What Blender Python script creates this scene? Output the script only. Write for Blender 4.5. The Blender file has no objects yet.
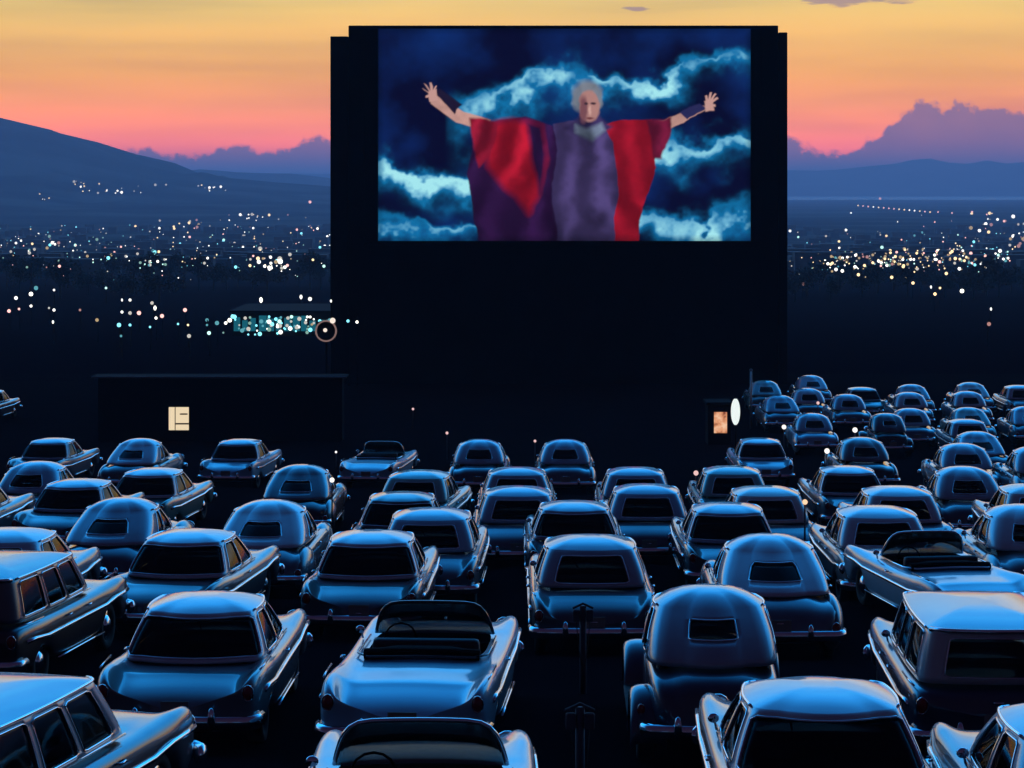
import bpy, bmesh, math, random
import numpy as np
from mathutils import Vector, Matrix
random.seed(7)
scene = bpy.context.scene
F = 2700.0                      # focal length in pixels of the 1024 px wide frame
HZ = 188.0                      # picture row of the horizon

# ------------------------------------------------------------------ camera
cam_d = bpy.data.cameras.new("camera")
cam = bpy.data.objects.new("camera", cam_d)
scene.collection.objects.link(cam)
cam.location = (0, 0, 0)
cam.rotation_euler = (math.radians(90), 0, 0)
cam_d.sensor_width = 36
cam_d.lens = F / 1024 * 36
cam_d.shift_y = -(384 - HZ) / 1024
cam_d.clip_start = 0.5
cam_d.clip_end = 200000
scene.camera = cam

# ------------------------------------------------------------------ view / render
vs = scene.view_settings
vs.view_transform = 'Standard'
vs.look = 'None'
vs.exposure = 0.0
vs.gamma = 1
vs.use_curve_mapping = False
scene.cycles.use_denoising = True
scene.cycles.max_bounces = 6
scene.cycles.volume_bounces = 0
scene.cycles.transparent_max_bounces = 12
scene.cycles.sample_clamp_indirect = 4

# ------------------------------------------------------------------ world: dusk sky after sunset
world = bpy.data.worlds.new("World")
scene.world = world
world.use_nodes = True
wn, wl = world.node_tree.nodes, world.node_tree.links
for n in list(wn): wn.remove(n)

def math_node(nodes, links, op, a, b=None, clamp=False):
    n = nodes.new('ShaderNodeMath'); n.operation = op; n.use_clamp = clamp
    for i, v in enumerate((a, b)):
        if v is None: continue
        if isinstance(v, (int, float)): n.inputs[i].default_value = v
        else: links.new(v, n.inputs[i])
    return n.outputs[0]

def mixc(nodes, links, f, a, b, blend='MIX'):
    n = nodes.new('ShaderNodeMix'); n.data_type = 'RGBA'; n.blend_type = blend
    for s, v in ((n.inputs[0], f), (n.inputs[6], a), (n.inputs[7], b)):
        if isinstance(v, (int, float)): s.default_value = v
        elif isinstance(v, tuple): s.default_value = (*v, 1) if len(v) == 3 else v
        else: links.new(v, s)
    return n.outputs[2]

def ramp(nodes, links, f, stops, interp='LINEAR'):
    n = nodes.new('ShaderNodeValToRGB'); n.color_ramp.interpolation = interp
    cr = n.color_ramp
    cr.elements[0].position = stops[0][0]; cr.elements[0].color = (*stops[0][1], 1)
    cr.elements[1].position = stops[-1][0]; cr.elements[1].color = (*stops[-1][1], 1)
    for p, c in stops[1:-1]:
        e = cr.elements.new(p); e.color = (*c, 1)
    links.new(f, n.inputs[0])
    return n.outputs[0]

SUN_AZ = math.radians(0)
SKY_A, SKY_B = 0.12, 0.72
tc = wn.new('ShaderNodeTexCoord')
sep = wn.new('ShaderNodeSeparateXYZ'); wl.new(tc.outputs['Generated'], sep.inputs[0])
dx, dy, dz = sep.outputs
sky = wn.new('ShaderNodeTexSky'); sky.sky_type = 'NISHITA'; sky.sun_disc = False
sky.sun_elevation = math.radians(-2.0); sky.sun_rotation = SUN_AZ; sky.altitude = 1300
# slope above the horizon in front, used for the sunset bands and the cloud bank
slope = math_node(wn, wl, 'DIVIDE', dz, math_node(wn, wl, 'MAXIMUM', dy, 0.05))
azim = math_node(wn, wl, 'DIVIDE', dx, math_node(wn, wl, 'MAXIMUM', dy, 0.05))
elev = math_node(wn, wl, 'MAXIMUM', dz, 0.0)
front = math_node(wn, wl, 'MULTIPLY_ADD', dy, 1.0)
wn[-1].inputs[2].default_value = 0.0
# sunset side colours by sin(elevation)
sunset = ramp(wn, wl, math_node(wn, wl, 'POWER', elev, 0.5), [
    (0.00, (5.0, 0.30, 0.02)),
    (0.115, (5.6, 0.70, 0.01)),
    (0.15, (3.5, 0.70, 0.0)),
    (0.175, (2.35, 0.66, 0.0)),
    (0.205, (1.72, 0.68, 0.0)),
    (0.26, (1.24, 0.82, 0.14)),
    (0.33, (1.25, 1.10, 0.85)),
    (0.42, (0.60, 0.95, 1.30)),
    (0.54, (0.10, 1.05, 2.45)),
    (0.69, (0.04, 1.05, 3.0)),
    (0.79, (0.01, 0.36, 1.2)),
    (1.00, (0.004, 0.03, 0.12))])
# long uneven streaks of thin haze in the glow
smap = wn.new('ShaderNodeMapping'); smap.inputs['Scale'].default_value = (5, 5, 55); wl.new(tc.outputs['Generated'], smap.inputs[0])
sn = wn.new('ShaderNodeTexNoise'); sn.inputs['Scale'].default_value = 1.0; sn.inputs['Detail'].default_value = 6; wl.new(smap.outputs[0], sn.inputs[0])
streak = ramp(wn, wl, sn.outputs[0], [(0.35, (0.80, 0.80, 0.86)), (0.5, (1, 1, 1)), (0.65, (1.16, 1.10, 1.0))])
sunset = mixc(wn, wl, 1.0, sunset, streak, 'MULTIPLY')
dark = ramp(wn, wl, math_node(wn, wl, 'POWER', elev, 0.5), [
    (0.0, (0.014, 0.003, 0.016)), (0.8, (0.012, 0.003, 0.022)), (1.0, (0.008, 0.005, 0.03))])
ff = wn.new('ShaderNodeMapRange'); ff.interpolation_type = 'SMOOTHSTEP'
wl.new(dy, ff.inputs[0]); ff.inputs[1].default_value = SKY_A; ff.inputs[2].default_value = SKY_B
base_sky = mixc(wn, wl, ff.outputs[0], dark, sunset)
# low cloud bank over the far range: height of its top along the horizon
prof = [(-2300, 150), (-900, 120), (-400, 140), (-100, 130), (60, 160), (112, 156), (150, 147), (175, 155), (196, 151), (225, 144), (248, 142),
        (270, 153), (295, 143), (330, 137), (500, 140), (700, 138), (790, 141), (822, 143), (838, 160), (850, 148),
        (885, 133), (898, 114), (930, 102), (975, 107), (1024, 113), (1200, 125), (1700, 140), (2500, 120), (3300, 150)]
fc = wn.new('ShaderNodeFloatCurve')
cu = fc.mapping.curves[0]
lo, hi = -2300.0, 3300.0
for i, (px, py) in enumerate(prof):
    X, Y = (px - lo) / (hi - lo), (HZ - py) / 100.0
    if i == 0: cu.points[0].location = (X, Y)
    elif i == len(prof) - 1: cu.points[-1].location = (X, Y)
    else:
        cu.points.new(X, Y)
fc.mapping.update()
azn = math_node(wn, wl, 'MULTIPLY_ADD', azim, F / (hi - lo)); wn[-1].inputs[2].default_value = (512 - lo) / (hi - lo)
wl.new(azn, fc.inputs[1])
noise = wn.new('ShaderNodeTexNoise'); noise.inputs['Scale'].default_value = 110; noise.inputs['Detail'].default_value = 8; noise.inputs['Roughness'].default_value = 0.62
wl.new(tc.outputs['Generated'], noise.inputs[0])
nn = math_node(wn, wl, 'MULTIPLY_ADD', noise.outputs[0], 0.017); wn[-1].inputs[2].default_value = -0.0085
top_e = math_node(wn, wl, 'MULTIPLY_ADD', fc.outputs[0], 100.0 / F); wl.new(nn, wn[-1].inputs[2])
diff = math_node(wn, wl, 'SUBTRACT', top_e, slope)
cm = wn.new('ShaderNodeMapRange'); cm.interpolation_type = 'SMOOTHSTEP'
wl.new(diff, cm.inputs[0]); cm.inputs[1].default_value = -0.0008; cm.inputs[2].default_value = 0.0022
cm_f = math_node(wn, wl, 'MULTIPLY', cm.outputs[0], math_node(wn, wl, 'GREATER_THAN', dy, 0.3))
noise2 = wn.new('ShaderNodeTexNoise'); noise2.inputs['Scale'].default_value = 60; noise2.inputs['Detail'].default_value = 6
wl.new(tc.outputs['Generated'], noise2.inputs[0])
cloudcol = mixc(wn, wl, noise2.outputs[0], (0.32, 0.17, 0.32), (0.70, 0.26, 0.30))
withbank = mixc(wn, wl, math_node(wn, wl, 'MULTIPLY', cm_f, 0.93), base_sky, cloudcol)
# small dark streak clouds higher up
mp = wn.new('ShaderNodeMapping'); mp.inputs['Scale'].default_value = (60, 60, 420); wl.new(tc.outputs['Generated'], mp.inputs[0])
n3 = wn.new('ShaderNodeTexNoise'); n3.inputs['Scale'].default_value = 1.0; n3.inputs['Detail'].default_value = 5; wl.new(mp.outputs[0], n3.inputs[0])
def blob(px, py, wx, wy):
    a = math_node(wn, wl, 'MULTIPLY_ADD', azim, F / wx); wn[-1].inputs[2].default_value = -(px - 512) / wx
    b = math_node(wn, wl, 'MULTIPLY_ADD', slope, F / wy); wn[-1].inputs[2].default_value = -(HZ - py) / wy
    r2 = math_node(wn, wl, 'ADD', math_node(wn, wl, 'MULTIPLY', a, a), math_node(wn, wl, 'MULTIPLY', b, b))
    m = math_node(wn, wl, 'SUBTRACT', math_node(wn, wl, 'MULTIPLY_ADD', n3.outputs[0], 3.2), r2); wn[-2].inputs[2].default_value = -1.1
    q = wn.new('ShaderNodeMapRange'); q.interpolation_type = 'SMOOTHSTEP'
    wl.new(m, q.inputs[0]); q.inputs[1].default_value = 0.0; q.inputs[2].default_value = 0.45
    return q.outputs[0]
bl = math_node(wn, wl, 'ADD', blob(632, 8, 22, 5), blob(850, -3, 95, 13), clamp=True)
bl = math_node(wn, wl, 'MULTIPLY', bl, math_node(wn, wl, 'GREATER_THAN', dy, 0.3))
withbl = mixc(wn, wl, math_node(wn, wl, 'MULTIPLY', bl, 0.7), withbank, (0.36, 0.20, 0.30))
bg1 = wn.new('ShaderNodeBackground'); wl.new(withbl, bg1.inputs[0]); bg1.inputs[1].default_value = 0.88
bg2 = wn.new('ShaderNodeBackground'); wl.new(sky.outputs[0], bg2.inputs[0]); bg2.inputs[1].default_value = 0.05
ads = wn.new('ShaderNodeAddShader'); wl.new(bg1.outputs[0], ads.inputs[0]); wl.new(bg2.outputs[0], ads.inputs[1])
wo = wn.new('ShaderNodeOutputWorld'); wl.new(ads.outputs[0], wo.inputs[0])
HAZE_DENSITY = 1.4e-4

# ------------------------------------------------------------------ helpers
COL = scene.collection

def smoothstep(a, b, x):
    t = min(1.0, max(0.0, (x - a) / (b - a))); return t * t * (3 - 2 * t)

def new_mat(name):
    m = bpy.data.materials.new(name); m.use_nodes = True
    n = m.node_tree.nodes; l = m.node_tree.links
    return m, n, l, n['Principled BSDF']

def plain(name, col, rough=0.6, metal=0.0, coat=0.0, var=0.15, scale=6.0, bump=0.0):
    m, n, l, p = new_mat(name)
    t = n.new('ShaderNodeTexCoord'); s = n.new('ShaderNodeTexNoise')
    s.inputs['Scale'].default_value = scale; s.inputs['Detail'].default_value = 4
    l.new(t.outputs['Object'], s.inputs[0])
    c = mixc(n, l, s.outputs[0], tuple(x * (1 - var) for x in col), tuple(min(1, x * (1 + var)) for x in col))
    l.new(c, p.inputs['Base Color'])
    r = math_node(n, l, 'MULTIPLY_ADD', s.outputs[0], rough * 0.3); n[-1].inputs[2].default_value = rough * 0.85
    l.new(r, p.inputs['Roughness'])
    p.inputs['Metallic'].default_value = metal
    p.inputs['Coat Weight'].default_value = coat
    p.inputs['Coat Roughness'].default_value = 0.08
    if bump:
        b = n.new('ShaderNodeBump'); b.inputs['Strength'].default_value = bump
        l.new(s.outputs[0], b.inputs['Height']); l.new(b.outputs[0], p.inputs['Normal'])
    return m

def lamp_mat(name, col, strength):
    m, n, l, p = new_mat(name)
    e = n.new('ShaderNodeEmission'); e.inputs[0].default_value = (*col, 1); e.inputs[1].default_value = strength
    l.new(e.outputs[0], n['Material Output'].inputs[0]); n.remove(p)
    m.cycles.emission_sampling = 'NONE'
    return m

def tag(o, label=None, cat=None, group=None, kind=None):
    if label: o['label'] = label
    if cat: o['category'] = cat
    if group: o['group'] = group
    if kind: o['kind'] = kind
    return o

def empty(name, loc=(0, 0, 0)):
    o = bpy.data.objects.new(name, None); COL.objects.link(o); o.location = loc
    o.empty_display_size = 0.3
    return o

def link(name, me, parent=None, mat=None):
    o = bpy.data.objects.new(name, me); COL.objects.link(o)
    if parent: o.parent = parent
    if mat is not None:
        me.materials.clear(); me.materials.append(mat)
    return o

def mesh_of(bm, smooth=True, name='m'):
    bmesh.ops.recalc_face_normals(bm, faces=bm.faces)
    me = bpy.data.meshes.new(name)
    for f in bm.faces: f.smooth = smooth
    bm.to_mesh(me); bm.free()
    return me

def bake(me, subsurf=0, solid=0.0, offset=-1.0):
    """run modifiers once and return the finished mesh"""
    o = bpy.data.objects.new('tmp', me); COL.objects.link(o)
    if solid:
        s = o.modifiers.new('s', 'SOLIDIFY'); s.thickness = solid; s.offset = offset
    if subsurf:
        s = o.modifiers.new('u', 'SUBSURF'); s.levels = subsurf; s.render_levels = subsurf
    dg = bpy.context.evaluated_depsgraph_get()
    out = bpy.data.meshes.new_from_object(o.evaluated_get(dg))
    bpy.data.objects.remove(o); bpy.data.meshes.remove(me)
    return out

def box(bm, c, s, bev=0.0, rot=None):
    r = bmesh.ops.create_cube(bm, size=1.0)
    vs_ = r['verts']
    for v in vs_:
        v.co = Vector((v.co.x * s[0], v.co.y * s[1], v.co.z * s[2]))
    if bev:
        es = list({e for v in vs_ for e in v.link_edges})
        rb = bmesh.ops.bevel(bm, geom=es, offset=bev, segments=2, affect='EDGES', profile=0.6)
        vs_ = list({v for v in rb['verts']} | {v for v in vs_ if v.is_valid})
    for v in vs_:
        if rot is not None: v.co = rot @ v.co
        v.co += Vector(c)
    return vs_

def ball(bm, c, r, seg=12, rings=8):
    rr = bmesh.ops.create_uvsphere(bm, u_segments=seg, v_segments=rings, radius=1.0)
    for v in rr['verts']:
        v.co = Vector((v.co.x * r[0] + c[0], v.co.y * r[1] + c[1], v.co.z * r[2] + c[2]))
    return rr['verts']

def tube(bm, pts, r, seg=6, closed=False, sz=1.0):
    """tube along a polyline; sz stretches it in z"""
    pts = [Vector(p) for p in pts]; n = len(pts); rings = []
    for i, p in enumerate(pts):
        a = pts[(i - 1) % n] if (closed or i > 0) else p
        b = pts[(i + 1) % n] if (closed or i < n - 1) else p
        t = (b - a).normalized()
        up = Vector((0, 0, 1)) if abs(t.z) < 0.9 else Vector((0, 1, 0))
        s = t.cross(up).normalized(); u = s.cross(t).normalized()
        ring = []
        for k in range(seg):
            an = 2 * math.pi * k / seg
            d = s * math.cos(an) * r + u * math.sin(an) * r * sz
            ring.append(bm.verts.new(p + d))
        rings.append(ring)
    m = n if closed else n - 1
    for i in range(m):
        A, B = rings[i], rings[(i + 1) % n]
        for k in range(seg):
            bm.faces.new((A[k], A[(k + 1) % seg], B[(k + 1) % seg], B[k]))
    if not closed:
        bm.faces.new(list(reversed(rings[0]))); bm.faces.new(rings[-1])

def lerp(a, b, t): return a + (b - a) * t

def copy_tree(o, parent=None):
    c = o.copy(); COL.objects.link(c)
    if parent is not None: c.parent = parent
    for ch in list(o.children): copy_tree(ch, c)
    return c

# ------------------------------------------------------------------ terrain
G = [(-60, -4.2), (0, -4.31), (12, -5.05), (110, -11.07), (125, -11.35), (142, -11.65), (165, -12.0), (230, -13.2), (300, -15.5), (500, -20.0),
     (850, -28), (1500, -39), (2200, -45), (10300, -45), (10900, -49), (23000, -49), (40000, -49)]
def gz(y):
    for (a, za), (b, zb) in zip(G, G[1:]):
        if y <= b: return za + (zb - za) * (y - a) / (b - a)
    return G[-1][1]

def interp(pts, x):
    if x <= pts[0][0]: return pts[0][1]
    for (a, ya), (b, yb) in zip(pts, pts[1:]):
        if x <= b:
            t = (x - a) / (b - a); return ya + (yb - ya) * t
    return pts[-1][1]

_rnd = random.Random(3)
_oct = [(_rnd.uniform(.6, 1.4), _rnd.uniform(0, 6.28), _rnd.uniform(0, 6.28), _rnd.uniform(-1, 1)) for _ in range(7)]
def wob(x, y, s):
    """cheap smooth noise, roughly -1..1"""
    v = 0; a = 1; f = 1 / s
    for k, (m, p, q, c) in enumerate(_oct[:6]):
        v += a * math.sin(x * f * m * 6.28 + p + 1.7 * math.sin(y * f * 5 * m + q)) * math.cos(y * f * m * 5.1 + q + c * x * f * 4)
        a *= 0.5; f *= 1.93
    return v / 1.6

def px_x(px, d): return (px - 512) * d / F
def py_z(py, d): return (HZ - py) * d / F

M_lot = None
def ground_mats():
    m, n, l, p = new_mat('oiled_gravel')
    t = n.new('ShaderNodeTexCoord')
    a = n.new('ShaderNodeTexNoise'); a.inputs['Scale'].default_value = 0.35; a.inputs['Detail'].default_value = 6; l.new(t.outputs['Object'], a.inputs[0])
    b = n.new('ShaderNodeTexNoise'); b.inputs['Scale'].default_value = 25; b.inputs['Detail'].default_value = 3; l.new(t.outputs['Object'], b.inputs[0])
    c = mixc(n, l, a.outputs[0], (0.010, 0.004, 0.006), (0.020, 0.009, 0.012))
    c = mixc(n, l, math_node(n, l, 'MULTIPLY', b.outputs[0], 0.4), c, (0.018, 0.014, 0.016))
    l.new(c, p.inputs['Base Color']); p.inputs['Roughness'].default_value = 0.95
    p.inputs['Specular IOR Level'].default_value = 0.0
    bp = n.new('ShaderNodeBump'); bp.inputs['Strength'].default_value = 0.5; bp.inputs['Distance'].default_value = 0.03
    l.new(b.outputs[0], bp.inputs['Height']); l.new(bp.outputs[0], p.inputs['Normal'])
    m2, n, l, p = new_mat('valley_land')
    t = n.new('ShaderNodeTexCoord')
    a = n.new('ShaderNodeTexNoise'); a.inputs['Scale'].default_value = 0.004; a.inputs['Detail'].default_value = 8; l.new(t.outputs['Object'], a.inputs[0])
    c = ramp(n, l, a.outputs[0], [(0.36, (0.008, 0.012, 0.008)), (0.5, (0.05, 0.05, 0.035)), (0.62, (0.14, 0.12, 0.09))])
    sp = n.new('ShaderNodeSeparateXYZ'); l.new(t.outputs['Object'], sp.inputs[0])
    mr = n.new('ShaderNodeMapRange'); l.new(sp.outputs[1], mr.inputs[0]); mr.inputs[1].default_value = 700; mr.inputs[2].default_value = 1900
    c = mixc(n, l, mr.outputs[0], (0.012, 0.004, 0.008), c)           # dark scrub and oiled field next to the lot
    l.new(c, p.inputs['Base Color']); p.inputs['Roughness'].default_value = 1.0; p.inputs['Specular IOR Level'].default_value = 0.0
    return m, m2
M_lot, M_land = ground_mats()

# ------------------------------------------------------------------ car placement table
# (picture x of roof, picture y of roof top, type, yaw degrees (+ = nose to the right), body paint, roof paint or None, label)
P = {}
CARS = [
 (206, 594, 'hardtop', 2, 'silver_blue', None, 'large light two-door hardtop with a wide dark rear window, right behind the long dark wagon'),
 (420, 646, 'convertible', 4, 'sky_blue', None, 'open convertible with a broad bright boot lid, directly ahead of the nearest open car'),
 (708, 585, 'prewar', 1, 'navy', None, 'tall old rounded sedan with separate bulging fenders, beside the near speaker post'),
 (974, 594, 'wagon', 2, 'navy', 'pale_grey', 'tall station wagon with pale boxy roof and bright strip along its rear edge'),
 (820, 684, 'hardtop', 1, 'silver_blue', None, 'nearest big-roofed sedan at the bottom edge, seen close from behind with its left fender showing'),
 (-26, 680, 'wagon', 13, 'grey_blue', 'lit_steel', 'wagon at the bottom left corner with side windows and long right fender in view'),
 (420, 722, 'convertible', 0, 'white', None, 'nearest open convertible, its thin windscreen frame and pale fenders at the bottom edge'),
 (1092, 706, 'sedan', 0, 'sky_blue', None, 'car cut by the bottom right corner, only its rounded left front fender in the picture'),
 (190, 530, 'hardtop', 7, 'grey_blue', None, 'hardtop with a very wide wraparound rear window and a pinkish lit side window'),
 (2, 552, 'wagon', 9, 'black', 'dark_slate', 'dark long wagon at the left edge with a row of side windows'),
 (8, 528, 'sedan', 5, 'sky_blue', None, 'bright-roofed sedan at the left edge just ahead of the dark long wagon'),
 (372, 531, 'hardtop', 2, 'grey_blue', None, 'rounded two-door car with flared rear deck corners, ahead of the open convertible'),
 (590, 535, 'sedan', 0, 'grey_blue', None, 'square-roofed sedan ahead of the near speaker post, with visor edge and a chrome bumper line'),
 (768, 533, 'fastback', 1, 'sky_blue', None, 'big fastback with small rear window, ahead and right of the tall old rounded sedan'),
 (876, 506, 'sedan', -1, 'silver_blue', None, 'sedan with large dark rear window, just left of the angled open convertible'),
 (968, 572, 'convertible', -9, 'sky_blue', None, 'open convertible turned slightly left with a long pale left fender and black interior'),
 (1022, 504, 'round_sedan', -2, 'sky_blue', None, 'rounded sedan at the right edge immediately ahead of the angled open convertible'),
 (1034, 484, 'sedan', 0, 'silver_blue', None, 'car half cut by the right edge whose bright roof peeks over the sedan behind it'),
 (124, 497, 'fastback', 5, 'slate', None, 'dark round-backed fastback with a tall rounded roof, left of centre in the left block'),
 (271, 499, 'fastback', 3, 'sky_blue', None, 'fastback with small curved rear window standing alone beside the dark aisle left of the screen'),
 (432, 508, 'sedan', 2, 'sky_blue', None, 'bright flat-roofed sedan ahead and right of the two-door with flared deck corners'),
 (518, 486, 'sedan', 0, 'sky_blue', None, 'sedan with blue boot lid standing left of the low dark hardtop near the centre'),
 (574, 501, 'hardtop', 0, 'navy', None, 'dark low hardtop with glinting rear window right ahead of the square-roofed sedan'),
 (646, 484, 'sedan', 1, 'slate', None, 'dark sedan with a small glint on its boot, right of centre below the screen'),
 (635, 467, 'sedan', 1, 'sky_blue', None, 'light sedan mostly hidden behind the dark sedan with the glinting boot'),
 (517, 467, 'sedan', 0, 'slate', None, 'sedan whose roof shows between the two front-row round sedans and the blue-booted sedan'),
 (480, 439, 'round_sedan', 1, 'slate', None, 'left one of the two narrow round-topped sedans in the front row under the screen'),
 (565, 439, 'round_sedan', 1, 'sky_blue', None, 'right one of the two narrow round-topped sedans in the front row under the screen'),
 (727, 503, 'hardtop', 0, 'grey_blue', None, 'hardtop with a full-width dark rear window directly ahead of the big fastback'),
 (765, 486, 'sedan', -1, 'silver_blue', None, 'sedan with white-edged roof to the right of the full-width windowed hardtop'),
 (731, 466, 'sedan', 0, 'teal', None, 'teal-roofed sedan just nearer than the bright blue corner sedan by the kiosk'),
 (760, 438, 'hardtop', 0, 'sky_blue', None, 'bright blue sedan at the left corner of the right block, below the orange lit kiosk'),
 (402, 492, 'hardtop', 1, 'black', 'grey_blue', 'black car with thin bright roof line left of the flat-roofed bright sedan'),
 (420, 470, 'sedan', 7, 'teal', None, 'teal sedan with a long shiny right fender behind the two front-row round sedans'),
 (372, 459, 'convertible', 7, 'sky_blue', None, 'farthest open convertible, low blue boot lid in the front row left of the screen'),
 (302, 464, 'fastback', 2, 'black', 'sky_blue', 'black fastback with pale thin roof at the aisle edge of the left block'),
 (240, 439, 'hardtop', 6, 'sky_blue', None, 'sedan with long pale right fender, below and right of the lit square window'),
 (153, 468, 'hardtop', 7, 'sky_blue', None, 'bright teal-roofed sedan with long chrome-striped right fender, in the second row at left'),
 (141, 438, 'fastback', 6, 'grey_blue', None, 'rounded car in the front row directly below the lit square window'),
 (52, 438, 'hardtop', 7, 'sky_blue', None, 'farthest left front-row car in full view, long nose pointing right'),
 (38, 461, 'round_sedan', 6, 'grey_blue', None, 'rounded sedan close behind the farthest left front-row car'),
 (78, 479, 'hardtop', 6, 'slate', None, 'slate hardtop with curved dark rear window, just ahead of the dark round-backed fastback'),
 (-38, 480, 'hardtop', 6, 'silver_blue', None, 'car mostly outside the left edge, only its striped right fender tip in view'),
 (-12, 389, 'sedan', 6, 'grey_blue', None, 'lone far car at the left edge level with the lit square window'),
 (764, 380, 'fastback', 0, 'teal', None, 'far round-roofed car beside the thin pole at the left end of the back rows'),
 (779, 395, 'fastback', -2, 'sky_blue', None, 'far bright blue humped car second from the thin pole'),
 (810, 375, 'fastback', -1, 'silver_blue', None, 'farthest round-roofed car at the top of the left column in the right block'),
 (807, 388, 'round_sedan', -1, 'grey_blue', None, 'round car immediately behind the farthest round-roofed one'),
 (847, 394, 'round_sedan', -1, 'sky_blue', None, 'far blue round sedan with small rear window between two columns'),
 (862, 387, 'hardtop', -3, 'teal', None, 'far teal low-roofed car with nose pointing right of the blue round sedan'),
 (812, 413, 'round_sedan', 0, 'sky_blue', None, 'round sedan with blue boot lid standing alone near the top left of the right block'),
 (861, 437, 'round_sedan', -1, 'black', 'silver_blue', 'dark car with a strikingly pale roof near the middle of the right block'),
 (847, 466, 'hardtop', -1, 'sky_blue', None, 'hardtop with long shiny left fender right of the aisle in the right block'),
 (886, 413, 'prewar', -1, 'black', None, 'almost black old sedan whose roof only catches a thin rim of light'),
 (911, 384, 'fastback', 0, 'grey_blue', None, 'farthest car of the third column, its round roof dim against the black field'),
 (909, 392, 'round_sedan', 0, 'sky_blue', None, 'second farthest car of the third column in the right block'),
 (910, 408, 'round_sedan', 0, 'sky_blue', None, 'blue sedan with bright boot right of the almost black old sedan'),
 (970, 382, 'fastback', 0, 'silver_blue', None, 'farthest car of the fourth column with a silvery curved roof'),
 (967, 391, 'round_sedan', 0, 'sky_blue', None, 'second farthest car of the fourth column, blue roof and dark window'),
 (968, 407, 'fastback', 0, 'teal', None, 'teal fastback third in the fourth column of the right block'),
 (966, 419, 'sedan', 0, 'sky_blue', None, 'car fourth in the fourth column, pale blue roof below the teal fastback'),
 (976, 431, 'fastback', 0, 'grey_blue', None, 'wide-roofed fastback fifth in the fourth column of the right block'),
 (962, 443, 'round_sedan', 0, 'sky_blue', None, 'blue sedan with a bright left fender just behind the wide-roofed fastback'),
 (963, 466, 'round_sedan', 1, 'slate', None, 'dark-backed sedan with a broad bright roof, nearest of the fourth column'),
 (1019, 385, 'sedan', 0, 'silver_blue', None, 'farthest car cut by the right edge, pale roof'),
 (1026, 406, 'fastback', 0, 'sky_blue', None, 'second farthest car cut by the right edge, blue roof'),
 (1036, 446, 'round_sedan', 0, 'sky_blue', None, 'third car down along the right edge, mostly outside the picture'),
 (896, 486, 'sedan', -1, 'sky_blue', None, 'smaller bright-roofed car between the shiny-fendered hardtop and the dark-backed sedan'),
]
HEIGHT = {'sedan': 1.57, 'hardtop': 1.50, 'round_sedan': 1.64, 'fastback': 1.62, 'prewar': 1.74, 'wagon': 1.66, 'convertible': 0.97}
ROOF_Y = {'sedan': -0.3, 'hardtop': -0.35, 'round_sedan': -0.3, 'fastback': -0.2, 'prewar': -0.4, 'wagon': -0.6, 'convertible': -1.5}
FIXED = {1: (31.3, -0.98), 6: (21.0, -0.74)}        # the two open cars in the foreground are placed by their distance
placed = []
for i, (cx, ty, kind, yaw, paint, roofp, label) in enumerate(CARS):
    H, ry = HEIGHT[kind], ROOF_Y[kind]
    best = None
    d = 16.0
    while d < 165:
        g_ = gz(d - ry)
        dr = d
        py = HZ + F * (-(g_ + H)) / dr
        e = abs(py - ty)
        if best is None or e < best[0]: best = (e, d)
        d += 0.05
    d = best[1]                                  # distance of the roof's top
    X = (cx - 512) * d / F
    yc = d - ry
    xc = X - math.sin(math.radians(yaw)) * ry
    if i in FIXED: yc, xc = FIXED[i]
    placed.append([xc, yc, gz(yc), yaw])

# ------------------------------------------------------------------ lot ground with a level pad (parking ramp) under every car
def build_lot():
    x0, x1, y0, y1, st = -42, 42.01, 6, 178.2, 0.56
    nx, ny = int((x1 - x0) / st) + 1, int((y1 - y0) / st) + 1
    xs = x0 + np.arange(nx) * st; ys = y0 + np.arange(ny) * st
    XX, YY = np.meshgrid(xs, ys)
    gp = np.array(G); ZZ = np.interp(YY, gp[:, 0], gp[:, 1])
    acc = np.zeros_like(ZZ); wsum = np.zeros_like(ZZ)
    for xc, yc, zc, yaw in placed:
        a = math.radians(-yaw); ca, sa = math.cos(a), math.sin(a)
        lx = (XX - xc) * ca + (YY - yc) * sa; ly = -(XX - xc) * sa + (YY - yc) * ca
        dd = np.maximum(np.maximum(np.abs(lx) - 1.15, 0), 0) ** 2 + np.maximum(np.abs(ly) - 1.9, 0) ** 2
        w = np.exp(-dd / 0.30) ** 1.0
        acc += w * zc; wsum += w
    k = np.clip(wsum, 0, 1)
    ZZ = np.where(wsum > 1e-4, (1 - k) * ZZ + k * acc / np.maximum(wsum, 1e-6), ZZ)
    rs = np.random.RandomState(1)
    ZZ = ZZ + rs.normal(0, 0.006, ZZ.shape)
    verts = np.stack([XX, YY, ZZ], -1).reshape(-1, 3)
    idx = np.arange(nx * ny).reshape(ny, nx)
    faces = np.stack([idx[:-1, :-1], idx[:-1, 1:], idx[1:, 1:], idx[1:, :-1]], -1).reshape(-1, 4)
    me = bpy.data.meshes.new('lot'); me.from_pydata(verts.tolist(), [], faces.tolist())
    me.polygons.foreach_set('use_smooth', [True] * len(me.polygons))
    tag(link('parking_lot_ground', me, mat=M_lot), 'black oiled gravel ground of the drive-in lot with low parking ramps', kind='structure')
build_lot()

def grid_terrain(name, xs, ys, fz, mat, label, skip=None):
    verts = [(x, y, fz(x, y)) for y in ys for x in xs]
    nx = len(xs)
    faces = []
    for j in range(len(ys) - 1):
        for i in range(nx - 1):
            if skip and skip(xs[i], ys[j], xs[i + 1], ys[j + 1]): continue
            faces.append((j * nx + i, j * nx + i + 1, (j + 1) * nx + i + 1, (j + 1) * nx + i))
    me = bpy.data.meshes.new(name); me.from_pydata(verts, [], faces)
    me.polygons.foreach_set('use_smooth', [True] * len(me.polygons))
    return tag(link(name, me, mat=mat), label, kind='structure')

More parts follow.
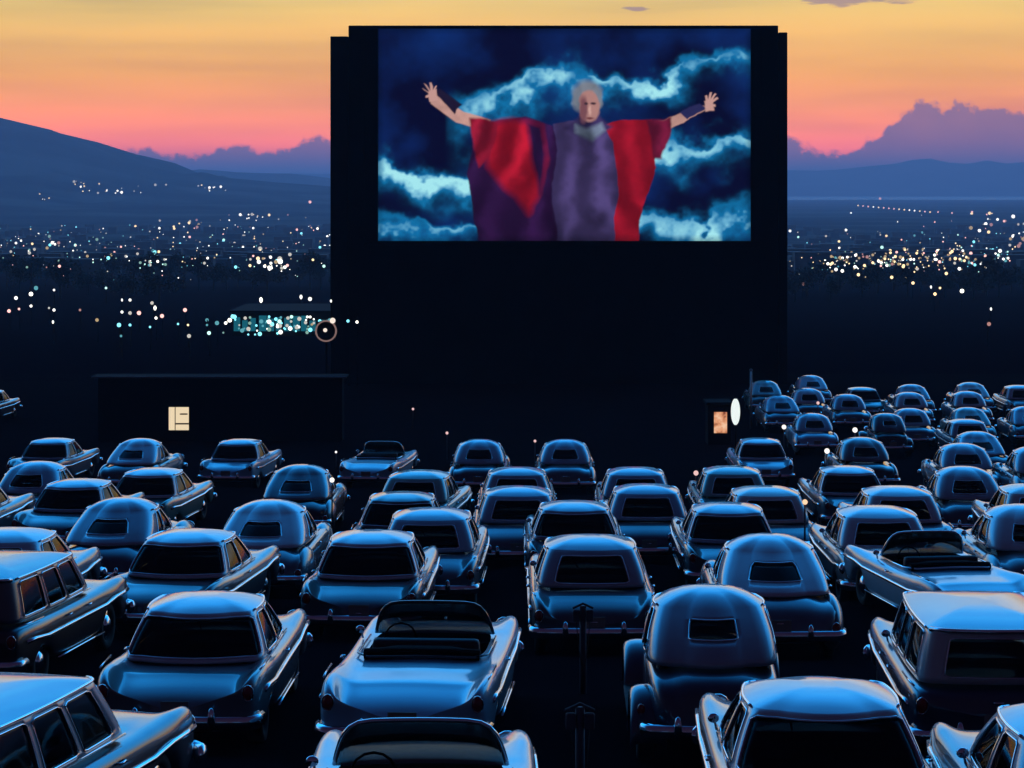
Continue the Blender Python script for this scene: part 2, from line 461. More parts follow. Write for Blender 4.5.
LEFT_MT = [(-1400, 118), (-700, 95), (-350, 112), (-150, 104), (-40, 112), (0, 119), (30, 126), (48, 130), (75, 141), (100, 151), (130, 162), (165, 171),
           (185, 175), (197, 170), (212, 176), (240, 180), (300, 186), (360, 190), (500, 196)]
def left_mt(x, y):
    """height of the left mountain's land above the valley floor"""
    yc = 5500.0
    px = 512 + F * x / yc
    zc = (HZ - interp(LEFT_MT, px)) * yc / F + 45
    if zc < 0: return 0
    rel = (y - yc)
    w = 2200.0 if rel < 0 else 1600.0
    t = min(1, abs(rel) / w)
    k = (1 - t) ** 1.5 if rel < 0 else (1 - t * t)
    k2 = max(0.0, k)
    n = 1 + 0.34 * wob(x * 1.3, y * .6, 520) * min(1, t * 3) * (1 - t * .5)
    return zc * k2 * n
def land(x, y):
    z = gz(y)
    if 3300 < y < 7200 and x < 200: z += max(0, left_mt(x, y))
    if y > 450: z += 1.2 * wob(x, y, 600)
    return z
def xs_for(w, n):
    out = []
    for i in range(n + 1):
        t = 2 * i / n - 1
        out.append(w * (0.25 * t + 0.75 * t * t * t))
    return out
ys = [-3000, -1000, -300, -60, 0, 6, 12, 60, 110, 125, 142, 165, 178, 200, 230, 260, 300, 340, 400, 460, 500, 600, 700, 850, 1000, 1200, 1500, 1800, 2200, 2600, 3000, 3250]
ys += [3300 + 100 * i for i in range(40)]
ys += [7500, 8200, 9000, 10300, 10900, 14400, 20000, 31000, 45000]
xsL = sorted(set([round(v, 2) for v in xs_for(14000, 60)] + [-42, 42] + [-6000 + 75 * i for i in range(80)]))
grid_terrain('valley_terrain', xsL, ys, lambda x, y: land(x, y) - (.6 if abs(x) < 41 and 7 < y < 177 else 0), M_land, 'dark dusk valley floor falling away behind the screen, rising to a mountain at left',
             )

# lake
m, n, l, p = new_mat('lake_water')
p.inputs['Base Color'].default_value = (0.02, 0.03, 0.05, 1); p.inputs['Roughness'].default_value = 0.38
t = n.new('ShaderNodeTexCoord'); s = n.new('ShaderNodeTexNoise'); s.inputs['Scale'].default_value = 0.01; l.new(t.outputs['Object'], s.inputs[0])
b = n.new('ShaderNodeBump'); b.inputs['Strength'].default_value = 0.01; l.new(s.outputs[0], b.inputs['Height']); l.new(b.outputs[0], p.inputs['Normal'])
me = bpy.data.meshes.new('lake'); me.from_pydata([(-13000, 10300, -46.5), (13000, 10300, -46.5), (13000, 22000, -46.5), (-13000, 22000, -46.5)], [], [(0, 1, 2, 3)])
tag(link('lake_water', me, mat=m), 'pale strip of lake water below the far hills', kind='structure')

# far ranges
def ridge(name, prof_, D, depth, step, label, base=-47, rough=0.06):
    x0 = (prof_[0][0] - 512) * D / F; x1 = (prof_[-1][0] - 512) * D / F
    nx = int((x1 - x0) / step); xs_ = [x0 + (x1 - x0) * i / nx for i in range(nx + 1)]
    rows = [-1, -.75, -.5, -.3, -.15, 0, .3, .7, 1]
    verts = []
    for r in rows:
        for x in xs_:
            zc = (HZ - interp(prof_, 512 + F * x / D)) * D / F - base
            zc += wob(x, D, D * 0.09) * zc * rough
            k = 1 - abs(r) ** 0.9
            z = base - 3 + max(0, zc + 3) * k * (1 + 0.18 * wob(x * 1.5, r * depth * 2, D * 0.07) * abs(r) * 1.5)
            verts.append((x, D + r * depth, z))
    nx_ = len(xs_)
    faces = [(j * nx_ + i, j * nx_ + i + 1, (j + 1) * nx_ + i + 1, (j + 1) * nx_ + i) for j in range(len(rows) - 1) for i in range(nx_ - 1)]
    me = bpy.data.meshes.new(name); me.from_pydata(verts, [], faces)
    me.polygons.foreach_set('use_smooth', [True] * len(me.polygons))
    tag(link(name, me, mat=M_land), label, kind='structure')
ridge('distant_hills', [(-400, 190), (-100, 182), (60, 172), (170, 172), (200, 170), (240, 173), (300, 174), (340, 178), (420, 183), (520, 192), (600, 197)], 9000, 1100, 60,
      'low blue hill line behind the mountain at left')
ridge('far_mountain_range', [(-900, 175), (-300, 168), (100, 176), (400, 172), (600, 175), (788, 171), (830, 171), (860, 168), (890, 164), (908, 160), (925, 157), (945, 162), (960, 165), (985, 160), (1005, 164),
                    (1024, 163), (1100, 170), (1300, 160), (1700, 176), (2100, 185)], 15800, 900, 110, 'dim blue mountain range across the lake')

# haze
bm = bmesh.new()
box(bm, (0, 15000, 65), (60000, 70000, 270))
mh = bpy.data.materials.new('valley_haze_air'); mh.use_nodes = True
hn, hl = mh.node_tree.nodes, mh.node_tree.links
for q in list(hn):
    if q.type != 'OUTPUT_MATERIAL': hn.remove(q)
pv = hn.new('ShaderNodeVolumePrincipled'); pv.inputs['Density'].default_value = HAZE_DENSITY
pv.inputs['Color'].default_value = (0.66, 0.74, 1.0, 1); pv.inputs['Anisotropy'].default_value = 0.35
hl.new(pv.outputs[0], [q for q in hn if q.type == 'OUTPUT_MATERIAL'][0].inputs['Volume'])
hz = tag(link('haze', mesh_of(bm, False), mat=mh), 'blue evening haze filling the valley', kind='stuff')

# ------------------------------------------------------------------ materials of things
def paint(name, col, metal=0.12, rough=0.38):
    m, n, l, p = new_mat('paint_' + name)
    t = n.new('ShaderNodeTexCoord'); s = n.new('ShaderNodeTexNoise'); s.inputs['Scale'].default_value = 3.5; s.inputs['Detail'].default_value = 6
    l.new(t.outputs['Object'], s.inputs[0])
    c = mixc(n, l, s.outputs[0], tuple(x * 0.85 for x in col), tuple(min(1, x * 1.12) for x in col))
    l.new(c, p.inputs['Base Color'])
    r = math_node(n, l, 'MULTIPLY_ADD', s.outputs[0], 0.14); n[-1].inputs[2].default_value = rough - 0.07
    l.new(r, p.inputs['Roughness'])
    p.inputs['Metallic'].default_value = metal
    p.inputs['Coat Weight'].default_value = 1.0; p.inputs['Coat Roughness'].default_value = 0.07
    return m
PAINT = {  # body blues and greys darkened: shade on lower panels put into the paint
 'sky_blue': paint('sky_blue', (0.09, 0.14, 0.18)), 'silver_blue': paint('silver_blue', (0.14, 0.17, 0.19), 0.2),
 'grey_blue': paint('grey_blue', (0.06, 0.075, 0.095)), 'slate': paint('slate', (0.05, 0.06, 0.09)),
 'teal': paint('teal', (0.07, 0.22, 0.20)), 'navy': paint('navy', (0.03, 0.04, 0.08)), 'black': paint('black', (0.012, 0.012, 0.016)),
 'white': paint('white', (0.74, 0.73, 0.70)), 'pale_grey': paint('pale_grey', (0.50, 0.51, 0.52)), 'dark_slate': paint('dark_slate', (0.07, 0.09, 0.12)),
 'lit_blue': paint('lit_blue', (0.28, 0.52, 0.64)), 'lit_ivory': paint('lit_ivory', (0.62, 0.62, 0.56)), 'lit_teal': paint('lit_teal', (0.22, 0.52, 0.48)),
 'lit_pearl': paint('lit_pearl', (0.52, 0.60, 0.64), 0.2), 'lit_steel': paint('lit_steel', (0.30, 0.38, 0.44), 0.25), 'rose_grey': paint('rose_grey', (0.30, 0.22, 0.24)),
}
LIT_ROOF_OF = {'sky_blue': ['lit_blue', 'lit_pearl', 'lit_blue'], 'silver_blue': ['lit_pearl', 'lit_ivory'], 'grey_blue': ['lit_steel', 'lit_blue', 'lit_pearl'], 'slate': ['lit_steel', 'lit_steel', 'lit_blue'],
           'teal': ['lit_teal'], 'navy': ['lit_steel'], 'black': ['dark_slate'], 'white': ['white']}  # lighter roof copies of the body paints, with sky light put into colour
CHROME = plain('chrome', (0.80, 0.80, 0.82), 0.14, 1.0, var=0.03)
RUBBER = plain('tyre_rubber', (0.012, 0.012, 0.013), 0.85)
SEAT = plain('seat_vinyl', (0.03, 0.018, 0.02), 0.6)
INTERIOR = plain('cabin_lining', (0.006, 0.004, 0.006), 0.95)
INTERIOR.node_tree.nodes['Principled BSDF'].inputs['Specular IOR Level'].default_value = 0.05
RED = plain('tail_lamp_lens', (0.25, 0.01, 0.01), 0.25)
LENS = plain('headlamp_lens', (0.6, 0.62, 0.65), 0.1)
PLATE = plain('plate_enamel', (0.25, 0.24, 0.20), 0.5)
m, n, l, p = new_mat('car_glass')
tr = n.new('ShaderNodeBsdfTransparent'); tr.inputs[0].default_value = (0.30, 0.33, 0.34, 1)
gl = n.new('ShaderNodeBsdfGlossy'); gl.inputs['Roughness'].default_value = 0.04; gl.inputs['Color'].default_value = (0.5, 0.5, 0.5, 1)
fr = n.new('ShaderNodeFresnel'); fr.inputs[0].default_value = 1.33
mx = n.new('ShaderNodeMixShader'); l.new(fr.outputs[0], mx.inputs[0]); l.new(tr.outputs[0], mx.inputs[1]); l.new(gl.outputs[0], mx.inputs[2])
l.new(mx.outputs[0], n['Material Output'].inputs[0]); n.remove(p)
GLASS = m

# ------------------------------------------------------------------ car builder
STYLE = {
 # belt: z, half width, front y, rear y ; roof edge: z, half width, front y, rear y ; crown ; rear window rows/wrap ; curve powers
 'sedan': dict(belt=(.95, .80, .95, -1.42), roof=(1.45, .64, .36, -1.04), crown=.12, rw=(.12, .86), wrap=0, uw=.93, pr=1.25, pw=1.5, bow=.10,
     st=[(-2.50, .74, .60, .70, .44), (-2.46, .84, .72, .84, .38), (-2.25, .90, .82, .93, .34), (-1.95, .93, .885, .96, .33), (-1.86, .935, .915, .97, .36), (-1.70, .94, .92, .965, .52),
         (-1.48, .94, .925, .96, .56), (-1.25, .94, .93, .955, .50), (-1.10, .94, .94, .95, .30), (-.4, .94, .955, .94, .27), (.4, .94, .965, .94, .27), (1.06, .94, .975, .945, .30), (1.14, .94, .975, .95, .56),
         (1.48, .935, .965, .955, .66), (1.80, .93, .945, .965, .56), (1.90, .925, .935, .97, .32), (2.25, .90, .88, .965, .33), (2.44, .83, .80, .90, .38), (2.48, .74, .66, .74, .44)]),
 'hardtop': dict(belt=(.90, .80, .92, -1.38), roof=(1.39, .61, .38, -.93), crown=.10, rw=(.10, .90), wrap=3, pr=1.1, pw=1.3, bow=.16,
     st=[(-2.62, .78, .56, .82, .42), (-2.58, .88, .66, .92, .36), (-2.35, .93, .765, .985, .33), (-1.95, .95, .835, .985, .32), (-1.86, .95, .865, .98, .36), (-1.70, .955, .87, .97, .46),
         (-1.48, .955, .875, .96, .48), (-1.25, .955, .88, .945, .45), (-1.10, .955, .89, .93, .28), (-.4, .95, .905, .90, .25), (.4, .95, .915, .90, .25), (1.10, .95, .925, .91, .28), (1.18, .95, .925, .915, .54),
         (1.52, .945, .915, .925, .63), (1.84, .94, .90, .94, .54), (1.94, .94, .89, .94, .30), (2.35, .92, .84, .935, .32), (2.56, .86, .78, .88, .36), (2.60, .78, .64, .72, .42)]),
 'round_sedan': dict(belt=(.98, .78, .80, -1.50), roof=(1.47, .61, .28, -.98), crown=.17, rw=(.28, .84), wrap=0, uw=.98, pr=1.3, pw=1.9, bow=.14,
     st=[(-2.42, .60, .62, .56, .44), (-2.36, .76, .80, .72, .38), (-2.15, .85, .90, .83, .34), (-1.9, .88, .94, .86, .33), (-1.80, .885, .945, .87, .38), (-1.66, .89, .95, .87, .48),
         (-1.42, .89, .96, .88, .50), (-1.2, .89, .97, .885, .46), (-1.05, .89, .98, .89, .30), (-.4, .90, .985, .89, .28), (.4, .90, .995, .90, .28), (1.04, .90, 1.0, .90, .30), (1.12, .90, 1.0, .90, .56),
         (1.45, .89, .985, .90, .66), (1.77, .87, .96, .89, .56), (1.86, .86, .95, .88, .34), (2.15, .82, .90, .84, .36), (2.36, .72, .80, .72, .40), (2.40, .60, .66, .60, .46)]),
 'fastback': dict(belt=(.95, .79, .82, -1.84), roof=(1.44, .61, .30, -.92), crown=.18, rw=(.34, .78), wrap=0, uw=.92, pr=1.12, pw=1.7, bow=.16,
     st=[(-2.46, .62, .58, .54, .42), (-2.40, .78, .74, .70, .36), (-2.2, .87, .86, .82, .33), (-1.9, .90, .93, .87, .32), (-1.80, .905, .94, .875, .36), (-1.66, .91, .94, .88, .46),
         (-1.42, .91, .95, .885, .48), (-1.2, .91, .955, .89, .44), (-1.05, .91, .96, .89, .29), (-.4, .92, .97, .90, .27), (.4, .92, .98, .91, .27), (1.04, .92, .985, .91, .29), (1.12, .92, .985, .91, .55),
         (1.45, .91, .97, .91, .64), (1.77, .89, .95, .90, .55), (1.86, .88, .94, .89, .33), (2.15, .85, .89, .86, .35), (2.38, .76, .79, .75, .39), (2.42, .62, .64, .62, .44)]),
 'prewar': dict(belt=(1.05, .70, .55, -1.62), roof=(1.58, .57, .12, -1.02), crown=.16, rw=(.50, .84), wrap=0, uw=.80, pr=1.45, pw=1.9, bow=.14,
     st=[(-2.15, .44, .60, .50, .44), (-2.10, .56, .86, .76, .40), (-1.95, .66, .98, .92, .38), (-1.7, .70, 1.03, .98, .38), (-1.2, .72, 1.05, 1.0, .36), (-.6, .73, 1.06, 1.02, .34), (.0, .73, 1.06, 1.02, .34),
         (.6, .70, 1.05, 1.0, .34), (1.0, .58, 1.03, .96, .40), (1.5, .46, 1.0, .90, .46), (1.95, .36, .95, .84, .46), (2.05, .28, .80, .72, .50)]),
 'wagon': dict(belt=(.98, .80, .85, -2.30), roof=(1.53, .69, .42, -2.22), crown=.11, rw=(.12, .86), wrap=0, uw=.92, pr=1.0, pw=1.2, bow=.05,
     st=[(-2.48, .80, .76, .80, .42), (-2.45, .87, .92, .92, .36), (-2.25, .91, .96, .955, .34), (-1.95, .93, .965, .96, .33), (-1.86, .935, .965, .96, .36), (-1.70, .94, .965, .955, .50),
         (-1.48, .94, .965, .955, .54), (-1.25, .94, .965, .95, .48), (-1.10, .94, .965, .95, .30), (-.4, .94, .97, .94, .27), (.4, .94, .975, .94, .27), (1.06, .94, .98, .945, .30), (1.14, .94, .98, .95, .56),
         (1.48, .935, .97, .955, .66), (1.80, .93, .95, .965, .56), (1.90, .925, .94, .97, .32), (2.25, .90, .88, .965, .33), (2.44, .83, .80, .90, .38), (2.48, .74, .66, .74, .44)]),
}
STYLE['convertible'] = dict(STYLE['hardtop'])

def body_mesh(st, cockpit=None):
    bm = bmesh.new(); rings = []
    for (y, W, zt, zf, zb) in st:
        zv = min(zt, zf) - 0.012 if abs(zt - zf) > .015 else min(zt, zf)
        zm = (zf + zb) / 2
        half = [(0, zt), (.30 * W, zt - .004), (.55 * W, zt - .015), (.72 * W, (zv + min(zt, zf)) / 2 - .01), (.86 * W, zf - .004), (.955 * W, zf - .035), (.99 * W, zf - .12), (W, zm), (.985 * W, zb + .10), (.94 * W, zb), (.5 * W, zb - .02)]
        loop = half + [(0, zb - .03)] + [(-x, z) for x, z in reversed(half[1:])]
        rings.append([bm.verts.new((x, y, z)) for x, z in loop])
    n_ = len(rings[0])
    for A, B in zip(rings, rings[1:]):
        for k in range(n_):
            bm.faces.new((A[k], A[(k + 1) % n_], B[(k + 1) % n_], B[k]))
    for R in (rings[0], rings[-1]):
        y = R[0].co.y; cz = sum(v.co.z for v in R) / n_
        inner = [bm.verts.new((v.co.x * .6, y + (-.03 if y < 0 else .03), cz + (v.co.z - cz) * .6)) for v in R]
        for k in range(n_): bm.faces.new((R[k], R[(k + 1) % n_], inner[(k + 1) % n_], inner[k]))
        bm.faces.new(inner)
    if cockpit:
        a, b = cockpit
        kill = [f for f in bm.faces if a < f.calc_center_median().y < b and f.calc_center_median().z > .75 and abs(f.calc_center_median().x) < .74]
        bmesh.ops.delete(bm, geom=kill, context='FACES')
    me = mesh_of(bm)
    return bake(me, subsurf=2)

def ring_pts(z, w, yf, yr, bow, side_ts, us, rcm=.20):
    """one ring of the cabin, with a tag per column; starts at rear left, runs along the rear to the right"""
    NC, NF = 4, 12
    rc = min(rcm, w * .5)
    pts, tags = [], []
    wr = w - rc
    def rear(u): return Vector((u * wr, yr - bow * (1 - u * u) * (1 if yr < 0 else -1), z))
    def frnt(u): return Vector((u * wr * 1.0, yf + bow * (1 - u * u), z))
    def side(t): return Vector((w + .035 * (1 - (2 * t - 1) ** 2), lerp(yr + rc, yf - rc, t), z))
    def bez(a, c, b, k, n): t = k / n; return a * (1 - t) ** 2 + c * 2 * t * (1 - t) + b * t * t
    def mir(v): return Vector((-v.x, v.y, v.z))
    for k in range(len(us) - 1): pts.append(rear(us[k])); tags.append(('R', (us[k] + us[k + 1]) / 2))
    a, b = rear(1), side(0); c = Vector((w - .01, yr + .015, z))
    for k in range(NC): pts.append(bez(a, c, b, k, NC)); tags.append(('RC', k))
    for k in range(len(side_ts) - 1): pts.append(side(side_ts[k])); tags.append(('S', (side_ts[k] + side_ts[k + 1]) / 2))
    a, b = side(1), frnt(1); c = Vector((w - .01, yf - .015, z))
    for k in range(NC): pts.append(bez(a, c, b, k, NC)); tags.append(('FC', k))
    for k in range(NF): pts.append(frnt(1 - 2 * k / NF)); tags.append(('F', k))
    a, b = mir(frnt(1)), mir(side(1)); c = Vector((-(w - .01), yf - .015, z))
    for k in range(NC): pts.append(bez(a, c, b, k, NC)); tags.append(('FCL', NC - 1 - k))
    ns = len(side_ts)
    for k in range(ns - 1): pts.append(mir(side(side_ts[ns - 1 - k]))); tags.append(('SL', (side_ts[ns - 1 - k] + side_ts[ns - 2 - k]) / 2))
    a, b = mir(side(0)), mir(rear(1)); c = Vector((-(w - .01), yr + .015, z))
    for k in range(NC): pts.append(bez(a, c, b, k, NC)); tags.append(('RCL', NC - 1 - k))
    return pts, tags

def cabin(S, kind):
    """returns dict of part name -> mesh, plus trim lines"""
    zb, wb, yfb, yrb = S['belt']; zr, wr, yfr, yrr = S['roof']
    wins = {'sedan': [(.08, .44), (.50, .92)], 'round_sedan': [(.10, .44), (.50, .92)], 'prewar': [(.12, .46), (.53, .92)], 'wagon': [(.04, .34), (.38, .64), (.68, .94)],
            'fastback': [(.26, .52), (.57, .92)]}.get(kind, [(.08, .49), (.51, .93)])
    ts = [0.0, 1.0]; e_ = .03
    for a, b in wins: ts += [a, a + e_, lerp(a, b, .35), lerp(a, b, .65), b - e_, b]
    side_ts = sorted(set(round(v, 4) for v in ts))
    wrap, uw = S['wrap'], S.get('uw', .86)
    if wrap > 0: us = [-1, -.8, -.55, -.3, 0, .3, .55, .8, 1]
    else: us = [-1, -uw, -uw + .10, -uw * .6, -uw * .3, 0, uw * .3, uw * .6, uw - .10, uw, 1]
    r0, r1 = S['rw']
    rows = sorted(set(round(v, 4) for v in [0, .10, .17, .36, .52, .68, .83, .90, 1.0, r0, r0 + .09, r1 - .09, r1]))
    rows = [v for i_, v in enumerate(rows) if i_ == 0 or v - rows[i_ - 1] > .012 or v in (r0, r1)]
    rings, tags = [], None
    for t in rows:
        w = lerp(wb, wr, t ** S['pw']); yr = lerp(yrb, yrr, t ** S['pr']); yf = lerp(yfb, yfr, t ** 1.15)
        p_, tags = ring_pts(lerp(zb, zr, t), w, yf, yr, S['bow'], side_ts, us, .34 if kind in ('round_sedan', 'fastback', 'prewar') else .20); rings.append(p_)
    N = len(tags)
    # roof dome
    ym = (yfr + yrr) / 2
    dome = []
    for s, h in [(s, 1 - s ** 2.7) for s in (.985, .94, .86, .72, .5, .25)]:
        dome.append([Vector((p.x * s, ym + (p.y - ym) * s, zr + S['crown'] * h)) for p in rings[-1]])
    allr = rings + dome
    def cell(c, r):
        a, k = tags[c]
        if r >= len(rows) - 1: return 'roof'
        tm = (rows[r] + rows[r + 1]) / 2
        if a == 'R':
            return 'rear_window' if ((wrap > 0 or abs(k) < uw) and r0 < tm < r1) else 'roof'
        if a in ('RC', 'RCL'):
            if wrap > 0 and r0 < tm < r1 and k < wrap: return 'rear_window'
            return 'roof'
        if a == 'F': return 'windshield' if .1 < tm < .9 else 'roof'
        if a in ('FC', 'FCL'):
            if k >= 2 and .1 < tm < .9: return 'windshield'
            return 'roof'
        if a in ('S', 'SL') and .10 < tm < .90:
            for n_, (x_, y_) in enumerate(wins):
                if x_ < k < y_: return ('side_window', a, n_)
        return 'roof'
    groups = {}
    grid = {}
    for r in range(len(allr) - 1):
        for c in range(N):
            grid[(r, c)] = cell(c, r)
    def quad(r, c): c2 = (c + 1) % N; return (r, c), (r, c2), (r + 1, c2), (r + 1, c)
    for (r, c), g in grid.items():
        q = quad(r, c)
        if g != 'roof':
            up, dn = grid.get((r + 1, c)) == g, grid.get((r - 1, c)) == g
            lf, rt = grid.get((r, (c - 1) % N)) == g, grid.get((r, (c + 1) % N)) == g
            # cut the window's corner cells on the diagonal so that the opening has softened corners
            if (up != dn) and (lf != rt):
                if up and rt: tri_g, tri_r = (q[1], q[2], q[3]), (q[0], q[1], q[3])
                elif up and lf: tri_g, tri_r = (q[0], q[2], q[3]), (q[0], q[1], q[2])
                elif dn and rt: tri_g, tri_r = (q[0], q[1], q[2]), (q[0], q[2], q[3])
                else: tri_g, tri_r = (q[0], q[1], q[3]), (q[1], q[2], q[3])
                groups.setdefault(g, []).append(tri_g); groups.setdefault('roof', []).append(tri_r)
                continue
        groups.setdefault(g, []).append(q)
    out = {}; trims = []
    for g, polys in groups.items():
        bm = bmesh.new(); vm = {}
        def V(k):
            if k not in vm: vm[k] = bm.verts.new(allr[k[0]][k[1]])
            return vm[k]
        for q in polys: bm.faces.new([V(k) for k in q])
        if g == 'roof':
            bm.faces.new([V((len(allr) - 1, c)) for c in range(N)])
        else:
            # outline of the opening, for its bright surround
            edges = [e for e in bm.edges if len(e.link_faces) == 1]
            nxt = {}
            for e in edges:
                for v in e.verts: nxt.setdefault(v, []).append(e.other_vert(v))
            start = edges[0].verts[0]; loop = [start]; prev = None; cur = start
            while True:
                cand = [v for v in nxt[cur] if v is not prev]
                prev, cur = cur, cand[0]
                if cur is start or len(loop) > 300: break
                loop.append(cur)
            trims.append((g, [v.co.copy() for v in loop]))
        # face orientation outward
        bmesh.ops.recalc_face_normals(bm, faces=bm.faces)
        cen = Vector((0, ym, zb - .3))
        tot = sum((f.calc_center_median() - cen).dot(f.normal) for f in bm.faces)
        if tot < 0: bmesh.ops.reverse_faces(bm, faces=bm.faces)
        me = bpy.data.meshes.new('c')
        for f in bm.faces: f.smooth = True
        if g != 'roof':
            bm.normal_update()
            for v in bm.verts: v.co -= v.normal * .014
        bm.to_mesh(me); bm.free()
        out[g] = bake(me, solid=.026 if g == 'roof' else .005)
    rail = rings[-1]
    return out, trims, [v.copy() for v in rail], tags

def side_x(st, y):
    for (a, b) in zip(st, st[1:]):
        if a[0] <= y <= b[0]:
            t = (y - a[0]) / (b[0] - a[0]); return lerp(a[1], b[1], t)
    return st[0][1]

def bumper_mesh(st, front):
    bm = bmesh.new()
    y_end = st[-1][0] if front else st[0][0]; sg = 1 if front else -1
    W = .93
    if max(s[1] for s in st) < .8: W = .80
    pts = []
    for u in [-1.0, -.97, -.85, -.6, -.3, 0, .3, .6, .85, .97, 1.0]:
        yy = y_end + sg * (.13 - .05 * u * u) - sg * (.30 if abs(u) == 1 else (.10 if abs(u) == .97 else 0))
        pts.append((u * W, yy, .47))
    tube(bm, pts, .045, 8, sz=1.8)
    for s in (-1, 1):
        ball(bm, (s * .42, y_end + sg * .16, .52), (.05, .05, .13), 8, 6)
        tube(bm, [(s * .5, y_end - sg * .05, .45), (s * .5, y_end + sg * .12, .45)], .02, 5)
    return mesh_of(bm)

def wheel_parts(parent, x, y, r=.345):
    s = 1 if x > 0 else -1
    bm = bmesh.new()
    prof_ = [(r * .62, -.07), (r * .72, -.09), (r * .93, -.09), (r, -.06), (r, .06), (r * .93, .09), (r * .72, .09), (r * .62, .07)]
    N = 24; rings = []
    for k in range(N):
        a = 2 * math.pi * k / N
        rings.append([bm.verts.new((w_, math.cos(a) * rr, math.sin(a) * rr)) for rr, w_ in prof_])
    for k in range(N):
        A, B = rings[k], rings[(k + 1) % N]
        for j in range(len(prof_)): bm.faces.new((A[j], A[(j + 1) % len(prof_)], B[(j + 1) % len(prof_)], B[j]))
    w = empty('wheel', (x, y, r)); w.parent = parent
    link('tyre', mesh_of(bm), w, RUBBER)
    bm = bmesh.new()
    prof2 = [(r * .64, .04), (r * .60, .065), (r * .45, .05), (r * .40, .08), (r * .2, .11), (0.0, .115)]
    rings = []
    for k in range(N):
        a = 2 * math.pi * k / N
        rings.append([bm.verts.new((s * w_, math.cos(a) * rr, math.sin(a) * rr)) for rr, w_ in prof2[:-1]])
    c = bm.verts.new((s * prof2[-1][1], 0, 0))
    for k in range(N):
        A, B = rings[k], rings[(k + 1) % N]
        for j in range(len(prof2) - 2): bm.faces.new((A[j], A[j + 1], B[j + 1], B[j]))
        bm.faces.new((A[-1], c, B[-1]))
    link('hubcap', mesh_of(bm), w, CHROME)

